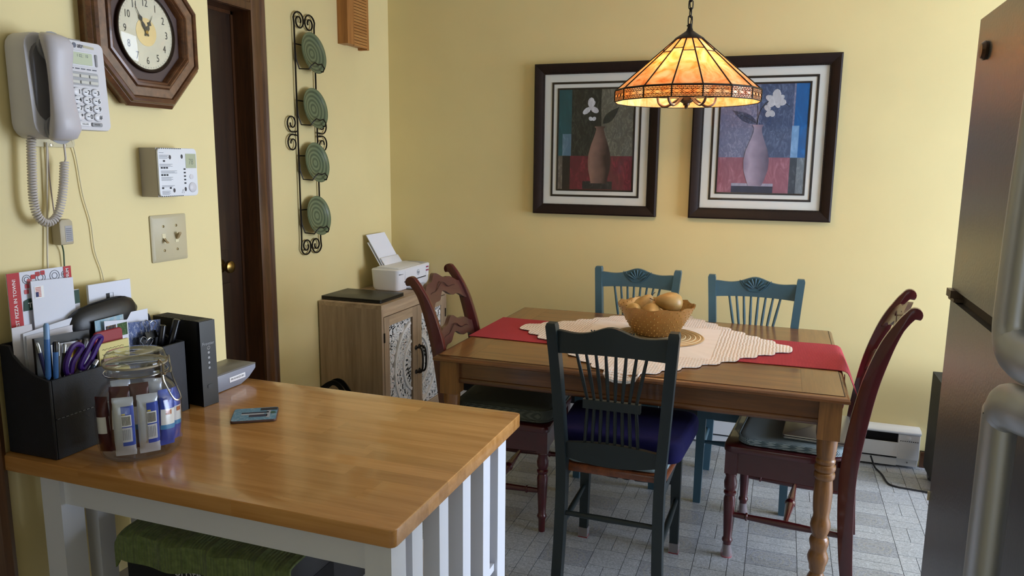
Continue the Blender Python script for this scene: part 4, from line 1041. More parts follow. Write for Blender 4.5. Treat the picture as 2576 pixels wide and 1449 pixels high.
# ---- black bag standing between cart and cabinet
bg_ = thing('tote_bag', 'dark grey bag with loop handle in front of the cabinet side', 'bag', (-2.03, 3.09, 0))
bagm = P('bag_fabric', '#26282B', .8, bp=.3, bs=200)
secs = [[(x*k, y*k2, z) for x, y in rrect(-.13, .13, -.08, .08, .03, 4)] for z, k, k2 in ((0.0, .92, .9), (.02, 1, 1), (.2, 1.02, 1), (.31, .95, .75), (.34, .85, .3))]
G().loft(secs).done('body', bagm, bg_, 50)
for yy in (-.02, .02): G().tube(bez([(-.1, yy, .33), (-.075, yy, .375), (-.02, yy, .415), (.02, yy, .413), (.055, yy, .375), (.08, yy, .33)], 6), 1, flat=(.006, .024)).done('handle', blackm, bg_)
# ================================================================ refrigerator
FX = .3
fr = thing('refrigerator', 'stainless steel top freezer refrigerator at the right edge of the picture', 'refrigerator', (FX, 1.19, 0), -PI/2)
def steel():
    m, nt, b = newmat('brushed_steel'); v = coords(nt, (1, 1, 1)); v2 = coords(nt, (220, 220, 6))
    f = noise(nt, v2, 2.2, 3, .6); f2 = noise(nt, v, 160, 2)
    b.inputs['Base Color'].default_value = lin('#96979A'); b.inputs['Metallic'].default_value = .9; b.inputs['Roughness'].default_value = .3
    mr = N(nt, 'ShaderNodeMapRange'); mr.inputs['To Min'].default_value = .24; mr.inputs['To Max'].default_value = .4; nt.links.new(f, mr.inputs[0]); nt.links.new(mr.outputs[0], b.inputs['Roughness'])
    bump(nt, b, f2, .35, .0012); return m
stm = steel(); fgm = P('fridge_grey', '#3C3A38', .5); hdm = P('handle_steel', '#B9BCC2', .42, .7)
# local: x runs towards -Y world, front faces local -Y (world -X)
G().box(-.35, .35, .03, .66, .05, 1.735, .006).done('cabinet_body', fgm, fr)
d1 = G().box(-.352, .352, -.0, .04, .06, 1.262, .008, 3).done('fridge_door', stm, fr); d2 = G().box(-.352, .352, -.0, .04, 1.284, 1.752, .008, 3).done('freezer_door', stm, fr)
G().box(-.345, .345, .012, .045, 1.258, 1.288).done('gasket', P('gasket', '#4B4036', .7), fr)
g = G().box(-.353, -.305, -.004, .03, 1.264, 1.27, .001).box(-.352, -.315, -.008, .03, 1.27, 1.2835, .003); g.tube([(-.333, .01, 1.262), (-.333, .01, 1.286)], .006, 8); g.done('hinge', P('hinge_bronze', '#6B5A4A', .4, .7), fr)
g = G().box(-.34, .34, .03, .06, .0, .055); g.done('toe_grille', blackm, fr)
def handle(par, za, zb, flip):
    """bar handle: an arm from the near door edge turns into a long vertical grip"""
    pts = [(.345, -.03, za), (.315, -.05, za), (.285, -.058, za+.004*flip), (.268, -.06, za+.018*flip), (.264, -.06, za+.06*flip), (.266, -.058, (za+zb)/2), (.275, -.05, zb), (.285, -.012, zb+.008*flip)]
    P_ = bez(pts, 6); secs = []
    for i, p in enumerate(P_):
        t_ = (P_[min(i+1, len(P_)-1)]-P_[max(i-1, 0)]).normalized(); yv = Vector((0, 1, 0)); s_ = t_.cross(yv).normalized(); n_ = s_.cross(t_).normalized()
        secs.append([p+s_*(.026*math.cos(a))+n_*(.017*math.sin(a)) for a in [2*PI*k/16 for k in range(16)]])
    G().loft(secs).done('handle', hdm, par, 60)
    g = G().box(.24, .3, -.05, .0, zb-.02, zb+.01, .006).box(.31, .35, -.045, .0, za-.018, za+.018, .006); g.done('handle_mount', hdm, par)
handle(d1, 1.252, .42, -1); handle(d2, 1.305, 1.72, 1)
mg = at_x(2471, 128, FX-.006); 
tag(G().lathe([(.0, 0), (.015, 0), (.016, .004), (.012, .009), (0, .01)], (FX-.0005, mg.y-.004, mg.z), 20, RY(-PI/2)).done('fridge_magnet', P('magnet_copper', '#5B4638', .3, .7)), 'small round dark magnet high on the freezer door', 'magnet')
G().box(-.3515, -.348, -.0035, .0, .872, .889, .001).done('hinge_cover', P('cream_plastic', '#C9BDA2', .5), d1)

# ================================================================ white kitchen cart
CX0, CX1, CY0, CY1, CZ = -1.441, -.552, .992, 1.615, .915
kc = thing('kitchen_cart', 'white slatted kitchen cart with honey butcher block top against the wall', 'cart', ((CX0+CX1)/2, (CY0+CY1)/2, 0))
ccx, ccy = (CX0+CX1)/2, (CY0+CY1)/2; wx, wy = (CX1-CX0)/2, (CY1-CY0)/2
butch = wood('butcher_block', '#AC7538', '#D29B5C', 0, .24, .9, coat=.5, rnd=.08, bp=.03)
base = bmesh.new(); gg_ = G(); gg_.bm.free(); gg_.bm = base
gg_.prism(rrect(-wx, wx, -wy, wy, .012, 3), .883, CZ, 'XY'); gg_._bev([v for v in base.verts], .007, 3)
core = G().box(-wx+.02, wx-.02, -wy+.02, wy-.02, .8835, .9).done('worktop', butch, kc)
rnd = random.Random(5); rows = 15; y = -wy
bme = bpy.data.meshes.new('blk'); base.to_mesh(bme); base.free()
for r in range(rows):
    ya, yb = -wy+2*wy*r/rows, -wy+2*wy*(r+1)/rows; xs = [-wx]; x = -wx+rnd.uniform(.06, .3)
    while x < wx-.1: xs.append(x); x += rnd.uniform(.18, .42)
    xs.append(wx)
    for xa, xb in zip(xs, xs[1:]):
        b2 = bmesh.new(); b2.from_mesh(bme)
        for co, no in (((0, ya, 0), (0, -1, 0)), ((0, yb, 0), (0, 1, 0)), ((xa, 0, 0), (-1, 0, 0)), ((xb, 0, 0), (1, 0, 0))):
            gm = b2.verts[:]+b2.edges[:]+b2.faces[:]
            res = bmesh.ops.bisect_plane(b2, geom=gm, dist=1e-6, plane_co=co, plane_no=no, clear_outer=True)
            ed = [e for e in res['geom_cut'] if isinstance(e, bmesh.types.BMEdge)]
            if ed: bmesh.ops.holes_fill(b2, edges=ed)
        g = G(); g.bm.free(); g.bm = b2
        g.done('stave', butch, core, 25)
cw = P('cart_white', '#DFE2EC', .4)
lw_ = .05
for sx in (-1, 1):
    xe = (-wx+.092) if sx < 0 else (wx-.068)          # outer face x of the end frames
    xa, xb = (xe, xe+lw_) if sx < 0 else (xe-lw_+.055, xe+.055)
    for sy in (-1, 1):
        y0 = -wy+.012 if sy < 0 else wy-.12
        G().box(xa, xb, y0, y0+lw_, 0, .883, .003).done('leg', cw, kc)
    G().box(xa+.012, xb-.008, -wy+.06, wy-.12, .05, .1, .002).done('end_rail', cw, kc)
    n = 4
    for k in range(n):
        yy = -wy+.062+(2*wy-.18)*(k+.5)/n
        G().box(xa+.01, xb-.006, yy-.02, yy+.02, .1, .8825, .002).done('slat', cw, kc)
G().box(-wx+.14, wx-.06, -wy+.022, -wy+.04, .825, .883, .002).done('apron', cw, kc); G().box(-wx+.14, wx-.06, wy-.1, wy-.082, .825, .883, .002).done('apron', cw, kc)
SHZ = .59
for z in (SHZ, .12): G().box(-wx+.1, wx-.02, -wy+.03, wy-.08, z-.018, z, .002).done('shelf', cw, kc)

# ---- laser printer on the shelf and green towel on it
LPX0, LPX1, LPY0, LPY1, LPZ = -1.212, -.825, 1.07, 1.38, SHZ+.165
lpn = thing('laser_printer', 'black laser printer on the cart shelf under a green towel', 'printer', ((LPX0+LPX1)/2, (LPY0+LPY1)/2, SHZ+.001))
lpb = P('laser_black', '#17191D', .5, bp=.08, bs=300); hw_, hd_ = (LPX1-LPX0)/2, (LPY1-LPY0)/2
G().box(-hw_, hw_, -hd_, hd_,   .0, .164, .012, 3).done('body', lpb, lpn)
G().box(-hw_+.02, hw_-.02, -hd_-.004, -hd_+.01, .025, .132, .006, 2).done('front_cover', lpb, lpn)
G().box(-hw_+.015, hw_-.015, -hd_-.001, -hd_+.01, .134, .1365).done('seam', darkm, lpn)
g = G(); put(g, 'brother', .03, -.02, -hd_-.0045, .106, bold=.004); g.done('lettering', P('silver_print', '#C4C6CC', .4), lpn, 0)
g = G()
for k in range(6): g.box(hw_-.0005, hw_+.0008, .02, .1, .14-k*.008, .143-k*.008)
g.done('vent', darkm, lpn)
G().box(hw_-.001, hw_+.001, -.09, -.0, .04, .1, .0008).done('side_grip', darkm, lpn)
tw, nt, b = newmat('green_towel'); v = coords(nt); wv = N(nt, 'ShaderNodeTexWave', bands_direction='X'); wv.inputs['Scale'].default_value = 5.5; wv.inputs['Distortion'].default_value = .8; nt.links.new(v, wv.inputs['Vector'])
wv2 = N(nt, 'ShaderNodeTexWave', bands_direction='X'); wv2.inputs['Scale'].default_value = 42; nt.links.new(v, wv2.inputs['Vector'])
nz = noise(nt, v, 90, 4); c = ramp(nt, nz, [(.25, '#54643A'), (.75, '#7C8C56')]); nt.links.new(c, b.inputs['Base Color']); b.inputs['Roughness'].default_value = 1; b.inputs['Sheen Weight'].default_value = .1
pw = N(nt, 'ShaderNodeMath', operation='POWER'); pw.inputs[1].default_value = 6; nt.links.new(wv.outputs['Fac'], pw.inputs[0])
a1 = N(nt, 'ShaderNodeMath', operation='MULTIPLY_ADD'); a1.inputs[1].default_value = .25; nt.links.new(wv2.outputs['Fac'], a1.inputs[0]); nt.links.new(pw.outputs[0], a1.inputs[2])
a2 = N(nt, 'ShaderNodeMath', operation='MULTIPLY_ADD'); a2.inputs[1].default_value = .35; nt.links.new(nz, a2.inputs[0]); nt.links.new(a1.outputs[0], a2.inputs[2]); bump(nt, b, a2.outputs[0], .8, .006)
def towel(u, v):
    x = LPX0-.02+u*(LPX1-LPX0+.035); s = v*.36            # s: way along the cloth from the front hem
    fall = .046+.012*math.sin(u*5+.6)+.01*u
    if s < fall: y = LPY0-.011-.004*math.sin(u*23); z = LPZ-(fall-s)
    else: y = LPY0-.011+(s-fall); z = LPZ+.009-.009*math.exp(-(s-fall)/.012)
    z += .004*math.sin(u*17+v*2)*(.3+v)
    # the back part sags into a soft hollow behind its rim
    dip = math.exp(-((u-.5)/.22)**2); b_ = max(0, s-.2)
    z += .012*math.exp(-((s-.17)/.05)**2)*(.35+dip*.65) - min(b_, .1)*.28*dip
    if u < .04: z -= (.04-u)*.6
    return (x, y, z)
tag(G().sheet(60, 40, towel, .004).done('towel', tw), 'green ribbed hand towel draped over the black laser printer', 'towel')

# ================================================================ things on the cart top
ZT = CZ+.0008
# ---- black desk organizer
og = thing('desk_organizer', 'black leatherette desk organizer filled with mail and pens beside the wall', 'organizer', (-1.372, 1.19, ZT), PI/2)
leath = P('black_leatherette', '#1B1D25', .55, var=.15, vs=40, bp=.25, bs=420)
stit = P('stitch_thread', '#8E9096', .7)
ox0, ox1, oy0, oy1 = -.181, .168, -.066, .062          # local x along world +Y; front = local -y = world +X
def ogside(x0, x1, nm='side_panel'):
    pts = [(oy0, 0), (oy0, .16)]+[(oy0+.09*math.sin(t_*PI/2)*1.0+.01*t_, .16+.062*(1-math.cos(t_*PI/2))**.8) for t_ in (.25, .5, .75, 1)]+[(oy1, .222), (oy1, 0)]
    G().prism(pts, x0, x1, 'YZ', .002, 1).done(nm, leath, og)
ogside(ox0, ox0+.006); ogside(ox1-.006, ox1)
G().box(ox0+.006, ox1-.006, oy1-.006, oy1, 0, .222, .001).done('back_panel', leath, og); G().box(ox0+.006, ox1-.006, oy0, oy1-.006, 0, .006).done('base', leath, og)
G().box(ox0+.006, .075, oy0, oy0+.006, .082, .16, .001).done('front_panel', leath, og)
G().box(ox0+.006, .075, oy0, oy0+.006, .006, .08, .001).done('drawer_front', leath, og)
g = G(); 
for k in range(26): g.box(ox0+.01+k*.0095, ox0+.016+k*.0095, oy0-.0006, oy0, .0805, .0815)
g.done('stitching', stit, og)
G().box(ox0+.006, .078, -.012, -.008, .08, .15).done('divider', leath, og); G().box(ox0+.006, ox1-.006, .028, .032, .006, .19).done('divider', leath, og)
G().box(.076, .08, oy0, .028, .006, .166).done('divider', leath, og)
G().box(.078, ox1-.006, oy0-.01, oy0-.004, .0, .166, .001).box(.078, .082, oy0-.01, .0, 0, .166).box(ox1-.01, ox1-.006, oy0-.01, 0, 0, .166).done('pen_cup', leath, og)
def card(name, label, cat, px, X, mat, th=.0012, tilt=0, extra=None, bottom=None):
    """thin upright sheet: px = [top-left, top-right] pixels and the bottom pixel row, in the plane x=X"""
    (ax_, ay_), (bx, by) = px; a = at_x(ax_, ay_, X); b_ = at_x(bx, by, X)
    zb = bottom if bottom else ZT+.09
    c = thing(name, label, cat, (X, (a.y+b_.y)/2, zb), PI/2)
    hw = (b_.y-a.y)/2; ang = math.atan2(b_.z-a.z, 2*hw)
    g = G(); q = [(-hw, 0), (hw, 0), (hw, b_.z-zb), (-hw, a.z-zb)]
    g.prism(q, 0, th, 'XZ').done('sheet', mat, c, 0)
    if extra: extra(c, hw, a.z-zb, b_.z-zb, ang)
    return c
pw1 = P('paper_a', '#DDE0EC', .85); pw2 = P('paper_b', '#D6D3DA', .85); pw3 = P('paper_cream', '#D9D2B8', .85)
redp = P('menu_red', '#B4232A', .6); ink = P('ink_black', '#1E1F24', .7); wink = P('ink_white', '#F2F2F2', .7); grn = P('menu_green', '#2E4A40', .7); inkg = P('ink_grey', '#7A7C84', .8)
def menu(c, hw, za, zb, ang):
    y = -.0003; z0 = -.0
    G().prism([(-hw, .02), (-hw+.026, .02), (-hw+.026, za), (-hw, za)], y-.0004, y, 'XZ').done('red_band', redp, c)
    G().prism([(hw-.018, zb-.05), (hw, zb-.05), (hw, zb), (hw-.018, zb)], y-.0004, y, 'XZ').done('red_band', redp, c)
    g = G(); put(g, 'BEST PIZZA IN TOWN!', .0101, -hw+.0135, y-.0006, za-.012, 'RIGHT', .01, PI/2); put(g, 'TA', .014, -hw+.047, y-.0016, za-.069, 'CENTER', .02); put(g, 'PREMIUM', .0095, hw-.009, y-.0006, zb-.004, 'RIGHT', .01, PI/2); g.done('lettering', wink, c, 0)
    g = G().prism([(-hw+.028, za-.079), (hw-.004, za-.079), (hw-.004, za-.055), (-hw+.04, za-.055), (-hw+.03, za-.059)], y-.0012, y-.0008, 'XZ'); g.done('green_banner', grn, c)
    for k in range(6):
        a = PI*(.98-.1*k); G().prism([(-hw+.074+.036*math.cos(a)+dx, za-.043+.036*math.sin(a)+dz) for dx, dz in rrect(-.0048, .0048, -.0045, .0045, .0015, 2)], y-.0004, y, 'XZ').done('red_block', P('menu_block', '#C85A5E', .6) if k < 3 else redp, c)
    g = G()
    for k, (x, r) in enumerate(((-.03, .009), (.0, .011), (.032, .011), (.055, .007))):
        for rr_ in (r, r*.55): g.tube([(x+rr_*math.cos(t_*PI/6), y-.0002, za-.016-.004*k*0+(zb-za)*(x+hw)/(2*hw)+rr_*math.sin(t_*PI/6)) for t_ in range(12)], .0006, 4, closed=True)
    g.done('food_sketch', inkg, c)
card('pizza_menu', 'tall pizza menu with red edge lettering standing at the back of the organizer', 'menu', ((15, 690), (177, 668)), -1.417, pw1, .0015, 0, menu)
def stamp(c, hw, za, zb, ang):
    y = -.0003; z = za-.012
    G().box(-hw+.006, -hw+.026, y-.0003, y, z-.024, z).done('stamp', wink, c)
    g = G()
    for k in range(7): g.box(-hw+.008, -hw+.02, y-.0006, y-.0003, z-.0215+k*.003, z-.02+k*.003)
    g.done('stamp_stripes', P('stamp_red', '#C05A4A', .7), c); G().box(-hw+.008, -hw+.014, y-.0008, y-.0006, z-.0215, z-.0115).done('stamp_canton', P('stamp_blue', '#2B3566', .7), c)
card('envelope', 'tall white envelope with a flag stamp in front of the pizza menu', 'envelope', ((77, 708), (183, 697)), -1.408, pw1, .0015, 0, stamp)
card('folded_letter', 'green edged leaflet peeking out behind the stamped envelope', 'leaflet', ((150, 733), (198, 727)), -1.4125, pw2, .001, 0, lambda c, hw, za, zb, a: G().box(-hw, hw, -.0008, -.0003, zb-.03, zb-.001).done('green_edge', grn, c))
def sketch(c, hw, za, zb, ang):
    y = -.0003; G().box(-.012, -.003, y-.0004, y, zb-.048, zb-.024).done('print_block', ink, c)
    G().tube([(-.003, y-.0002, zb-.048), (.007, y-.0002, zb-.048), (.007, y-.0002, zb-.024), (-.003, y-.0002, zb-.024)], .0004, 4, closed=True).done('print_line', inkg, c)
card('note_pad', 'white pad of printed cards standing behind the glasses case', 'notepad', ((221, 718), (327, 701)), -1.412, pw1, .006, 0, sketch)
card('envelope', 'short white envelope leaning low at the left of the organizer', 'envelope', ((29, 826), (80, 815)), -1.397, pw2, .001)
card('envelope', 'white sheet slanting upward in front of the glasses case', 'envelope', ((58, 840), (181, 799)), -1.392, pw1, .001)
card('envelope', 'white envelope with a cut corner beside the blue pen', 'envelope', ((66, 846), (203, 812)), -1.3885, pw2, .001)
card('wallet', 'flat black wallet standing behind the pens in the organizer', 'wallet', ((86, 853), (224, 829)), -1.348, P('wallet_black', '#0E0E11', .4), .006)
card('smiley_card', 'white card with a yellow dot behind the scissors', 'card', ((128, 868), (222, 852)), -1.3405, pw1, .001, 0, lambda c, hw, za, zb, a: G().lathe([(0, 0), (.0085, 0), (.0085, .0004), (0, .0004)], (.004, -.0003, zb-.022), 18, RXm(PI/2)).done('yellow_dot', P('dot_gold', '#D9B02C', .6), c))
# glasses case
gc = at_x(255, 800, -1.392)
cs = thing('glasses_case', 'black leather glasses case lying across the organizer', 'glasses case', (-1.398, gc.y+.008, gc.z-.037), 0)
secs = []; ln = .094
for k in range(13):
    t_ = -1+2*k/12; s = max(.02, (1-abs(t_)**3.2))**.5
    secs.append([(math.cos(a)*.02*s, t_*ln, .035+.008*t_+math.sin(a)*.042*s*(.95)) for a in [2*PI*i/16 for i in range(16)]])
G().loft(secs).done('shell', P('case_leather', '#111113', .4, bp=.06, bs=300), cs, 60)
G().tube([(.0125*.0+.004, t_*ln*.9, .035+.008*t_+.04*max(.02, 1-abs(t_)**3.2)**.5) for t_ in [-1+2*i/14 for i in range(15)]], .0012, 5).done('seam', darkm, cs)
# right hand stack of cards and notes
card('photo_card', 'photo card with a sunflower and green picture above the red case', 'card', ((262, 808), (321, 804)), -1.362, pw1, .001, 0, lambda c, hw, za, zb, a: (G().box(-hw+.003, -.002, -.0008, -.0003, zb-.032, zb-.004).done('sunflower_photo', artmat('#1B1A26', '#B98A3C', 60), c), G().box(.002, hw-.003, -.0008, -.0003, zb-.032, zb-.004).done('green_photo', artmat('#2F4A1E', '#6F9A4C', 50), c)))
card('greeting_card', 'pale blue and pink card tucked behind the photo card', 'card', ((238, 808), (310, 790)), -1.37, artmat('#8FB2C4', '#D9C7B4', 30), .001)
card('white_card', 'blank white card with rounded corner at the top of the right stack', 'card', ((318, 787), (371, 776)), -1.381, pw1, .001)
card('patterned_card', 'card with colourful circular pattern in front of the white card', 'card', ((322, 812), (403, 803)), -1.368, artmat('#4A5C8C', '#D9DCE6', 70), .001)
rc = at_x(279, 845, -1.352)
tag(G().prism(rrect(-.036, .036, 0, .05, .008), 0, .007, 'XZ', .002, 1).xf(RZ(PI/2)).done('red_case', P('red_plastic', '#8E1620', .45), None, 40, (-1.357, rc.y-.0, rc.z-.037)), 'small red plastic case standing behind the yellow note', 'case')
def scrawl(c, hw, za, zb, ang):
    g = G()
    for k, w_ in enumerate((.9, .5, .65, .4)):
        pts = [(-hw*.8+2*hw*.8*w_*i/16, -.0004, zb-.012-k*.011+.0015*math.sin(i*2.3+k)) for i in range(17)]; g.tube(pts, .0005, 4)
    g.done('handwriting', P('pencil', '#77704A', .8), c)
card('yellow_note', 'pad of yellow sticky notes with handwriting behind the jar lid', 'note', ((248, 868), (323, 850)), -1.345, P('note_yellow', '#D9CC8A', .8), .006, 0, scrawl, ZT+.08)
card('pink_card', 'small pink edged card below the yellow note', 'card', ((262, 903), (330, 893)), -1.3385, P('pink_paper', '#C9A9AC', .8), .001, 0, None, ZT+.09)
# pens, scissors
def pen(label, px, X, r, body, tip=None, clip=None, zb=None, name='pen'):
    (tx, ty), (bx_, by_) = px; a = at_x(tx, ty, X); b_ = at_x(bx_, by_, X)
    p = thing(name, label, 'pen', b_, 0, 'pens in the organizer'); d = a-b_; l = d.length
    p.rotation_euler = d.to_track_quat('Z', 'Y').to_euler()
    G().lathe([(r*.5, 0), (r, .006), (r, l*.72), (r*.95, l*.72)], (0, 0, 0), 12).done('barrel', body, p)
    G().lathe([(r*1.02, l*.72), (r*1.02, l*.96), (r*.6, l), (0, l)], (0, 0, 0), 12).done('cap', tip or body, p)
    if clip: G().box(-.0012, .0012, -r-.003, -r-.0015, l*.6, l*.95).box(-.0012, .0012, -r-.003, -r+.001, l*.92, l*.95).done('clip', clip, p)
nav = P('pen_navy', '#1B1D4E', .35); lbl = P('pen_light_blue', '#7FA6D6', .3); sil = P('pen_silver', '#B8BEC8', .25, .9); blk2 = P('pen_black', '#101014', .25); blu = P('pen_blue', '#3E6FB2', .3); brn = P('pen_brown', '#4E3326', .35)
pen('navy pen with silver tip at the far left of the organizer', ((93, 862), (118, 950)), -1.322, .0038, nav, sil, None)
pen('light blue capped pen standing tallest in the organizer', ((116, 813), (122, 955)), -1.317, .0052, blu, lbl)
pen('slim blue and black pen with silver top beside the light blue one', ((139, 858), (141, 955)), -1.3145, .0048, blu, blk2, sil)
pen('black pen with silver top between the scissors and the blue pen', ((163, 864), (157, 948)), -1.332, .0042, blk2, sil)
pen('brown pen leaning behind the scissors', ((201, 855), (185, 940)), -1.336, .004, brn, brn)
pen('black pen behind the right scissor handle', ((212, 852), (204, 938)), -1.335, .004, blk2, blk2)
pen('dark glittery pen lying low beside the scissors', ((245, 905), (215, 955)), -1.316, .005, P('pen_glitter', '#22303E', .3, .5), sil)
pen('black marker standing in the right cup', ((410, 817), (402, 880)), -1.335, .0075, blk2, blk2)
pen('thick glossy black marker leaning in the right cup', ((446, 803), (425, 880)), -1.33, .009, blk2, blk2)
sc = thing('scissors', 'purple handled scissors standing point down among the pens', 'scissors', at_x(195, 960, -1.325), PI/2)
pur = P('purple_plastic', '#3A1670', .35)
o0 = at_x(195, 960, -1.325)
def sp(px, py, dx=0): q_ = at_x(px, py, -1.325); return (q_.y-o0.y, dx, q_.z-o0.z)
for pts, nm_ in (([(178, 945), (183, 912), (200, 885), (206, 872), (196, 866), (183, 872), (172, 893), (165, 920), (168, 940)], 0), ([(215, 930), (232, 905), (248, 872), (258, 852), (252, 846), (240, 852), (226, 878), (212, 905), (206, 925)], .004)):
    G().tube(bez([sp(x, y, nm_) for x, y in pts+pts[:1]], 5)[:-1], .0052, 8, closed=True).done('handle', pur, sc)
g = G().tube([sp(175, 940), sp(190, 962)], .004, 6); g.done('blade', sil, sc); G().tube([sp(212, 925, .004), sp(198, 962, .004)], .004, 6).done('blade', sil, sc)
def clipb(label, px, py, X):
    o_ = at_x(px, py, X); c = thing('binder_clip', label, 'binder clip', o_, PI/2, 'binder clips in the organizer')
    G().prism([(-.008, 0), (.008, 0), (.0015, .016), (-.0015, .016)], -.016, .016, 'YZ').done('body', blackm, c)
    for s in (-1, 1): G().tube(bez([(-.006, s*.003, .014), (-.005, s*.006, .024), (-.009, s*.009, .034), (0, s*.0105, .041), (.009, s*.009, .034), (.005, s*.006, .024), (.006, s*.003, .014)], 4), .0011, 6).done('wire_loop', sil, c)
clipb('binder clip on the top of the black pouch, farther from the camera', 378, 850, -1.352); clipb('binder clip just above the jar lid', 372, 893, -1.335)
pc = at_x(375, 880, -1.36)
tag(G().box(-.035, .035, -.004, .004, 0, .07, .003).xf(RZ(PI/2)).done('pouch', P('dark_pouch', '#1B1C22', .6, bp=.2), None, 40, (-1.356, pc.y+.002, ZT+.115)), 'flat dark grey pouch clipped upright behind the binder clips', 'pouch')

# ---- router
rt = thing('router', 'upright black wireless router with status icons beside the organizer', 'router', (-1.355, 1.405, ZT), PI/2-.12)
rtb = P('router_black', '#0A0A0B', .28)
# local front narrow face at -y
G().box(-.021, .021, -.082, .075, .0, .208, .012, 3).done('body', P('router_matte', '#0D0D0E', .55), rt)
G().box(-.0225, .0225, -.086, -.078, .0, .207, .006, 3).done('front_face', rtb, rt)
g = G()
for k in range(12): g.box(-.018, .018, -.06+k*.011, -.054+k*.011, .2075, .2086)
g.done('vent_slots', P('vent_line', '#2A2622', .8), rt)
g = G(); put(g, 'Frontier', .0105, 0, -.0865, .152); g.done('lettering', P('icon_grey', '#9A9CA0', .5), rt, 0)
g = G().tube([(.004*math.cos(t_), -.0866, .142+.004*math.sin(t_)) for t_ in [PI/2+.5+k*.35 for k in range(16)]], .0006, 4).tube([(0, -.0866, .142), (0, -.0866, .1475)], .0006, 4); g.done('power_icon', P('icon_white', '#D8D8DC', .5), rt)
for k in range(4): G().lathe([(0, 0), (.0032, 0), (.0032, .0004), (0, .0004)], (0, -.0862, .13-k*.0125), 12, RXm(PI/2)).done('status_icon', MATS['icon_grey'], rt)
G().prism(rrect(-.008, .008, .042, .052, .003), -.0872, -.0862, 'XZ').done('button', blackm, rt)

# ---- grey phone cradle behind the router
gb = thing('answering_unit', 'grey wedge shaped phone unit with a white label behind the router', 'phone unit', (-1.362, 1.515, ZT), PI/2)
gr = P('unit_grey', '#8A8E9C', .4); grt = P('unit_top', '#6E6A62', .4)
a = [at_x(550, 985, -1.318), at_x(620, 953, -1.318)]
pts = [(-.09, 0), (.045, 0), (.075, .01), (.105, .03), (.105, .043), (-.09, .045)]
G().prism(pts, -.045, .045, 'XZ', .003, 2).done('body', gr, gb)
G().prism([(-.09, .044), (.1045, .041), (.1045, .0445), (.098, .047), (-.09, .049)], -.0465, .0465, 'XZ', .002, 1).done('lid', grt, gb)
G().box(.0, .06, -.046, -.0452, .016, .029).done('label', P('label_white', '#E8E8EC', .6), gb)
g = G(); put(g, 'FW v9.14.9.221.20.4', .0072, .03, -.0463, .0226, bold=.01, sx=.84); g.done('lettering', ink, gb, 0)
G().tube(bez([(-.06, .0, .053), (-.03, .02, .057), (.0, .01, .055), (.03, .025, .054)], 5), .002, 6).done('cord', blackm, gb)

# ---- coaster with printed picture
q = [at_z(580, 1060, CZ+.006), at_z(690, 1055, CZ+.006), at_z(695, 1025, CZ+.006), at_z(600, 1027, CZ+.006)]
cc = sum(q, Vector())/4; ang = math.atan2(q[1].y-q[0].y, q[1].x-q[0].x)
cm = thing('picture_coaster', 'flat rectangular coaster printed with a blue scene lying on the cart top', 'coaster', (cc.x, cc.y, ZT), ang+.06)
G().prism(rrect(-.05, .05, -.045, .045, .008), 0, .005, 'XY', .001, 1).done('board', P('coaster_edge', '#5A4038', .6), cm)
G().prism(rrect(-.0485, .0485, -.0435, .0435, .007), .005, .0055, 'XY').done('print', artmat('#5F8FB0', '#A9B8C2', 22), cm)
for nm_, b_, c_ in (('dark_print', (-.03, .03, .004, .012), '#1E2240'), ('dark_print', (-.012, .028, -.022, -.006), '#23264A'), ('dark_print', (.01, .048, .022, .04), '#1B1E33'), ('pale_print', (-.03, .02, -.006, .002), '#B9BCC8'), ('pale_print', (.026, .034, -.03, .02), '#A9AEBE')): G().box(b_[0], b_[1], b_[2], b_[3], .0055, .0058).done(nm_, P('print_'+c_[1:], c_, .5), cm)
G().lathe([(0, 0), (.008, 0), (0, .0003)], (.038, .004, .0056), 14).done('green_print', P('print_green', '#2F5A4C', .5), cm)
# ---- clamp lid glass jar with snack bars
JX, JY = -1.192, 1.108; JA = .82
jar = thing('glass_jar', 'square shouldered glass jar with wire bail lid full of snack bars', 'jar', (JX, JY, ZT), JA)
jg = thinglass('jar_glass', (.975, .98, .975), .9); jl = thinglass('jar_lid_glass', (.88, .88, .82), 1.0)
pr_ = [(r*.81, z) for r, z in [(.06, .0), (.078, .003), (.09, .012), (.096, .03), (.098, .06), (.097, .1), (.092, .122), (.08, .14), (.068, .15), (.064, .156), (.064, .162), (.068, .165), (.068, .169), (.065, .172), (.065, .178), (.069, .181), (.069, .185)]]
inn = [(r-.003, max(.005, z)) for r, z in pr_][::-1]
G().lathe(pr_+inn+[(0, .006)], (0, 0, 0), 40, power=2.5).done('glass_body', jg, jar, 50)
G().lathe([(r*.82, z) for r, z in [(0, .186), (.07, .186), (.073, .188), (.073, .193), (.069, .196), (.066, .205), (.062, .209), (.045, .2095), (.035, .2065), (.02, .2085), (0, .209)]], (0, 0, 0), 40).done('glass_lid', jl, jar, 50)
G().lathe([(.054, .1835), (.0585, .1835), (.0585, .1868), (.054, .1868)], (0, 0, 0), 40, ring=True).done('gasket_ring', P('jar_gasket', '#A79C86', .6), jar)
wire = P('bail_wire', '#B9B6AE', .22, 1)
dv = Vector((math.cos(-.55), math.sin(-.55), 0))*.82; sv = Vector((-dv.y, dv.x, 0))*1.1
def jp(out_, side, z): return tuple(dv*out_+sv*side+Vector((0, 0, z)))
g = G()
for s in (-1, 1): g.tube(bez([jp(.068, s*.018, .19), jp(.073, s*.02, .197), jp(.077, s*.014, .187), jp(.079, s*.016, .172), jp(.08, s*.01, .165)], 5), .0016, 6)
g.tube(bez([jp(.078, -.018, .166), jp(.082, -.018, .15), jp(.099, -.014, .118), jp(.105, 0, .112), jp(.099, .014, .118), jp(.082, .018, .15), jp(.078, .018, .166)], 6), .0018, 6)
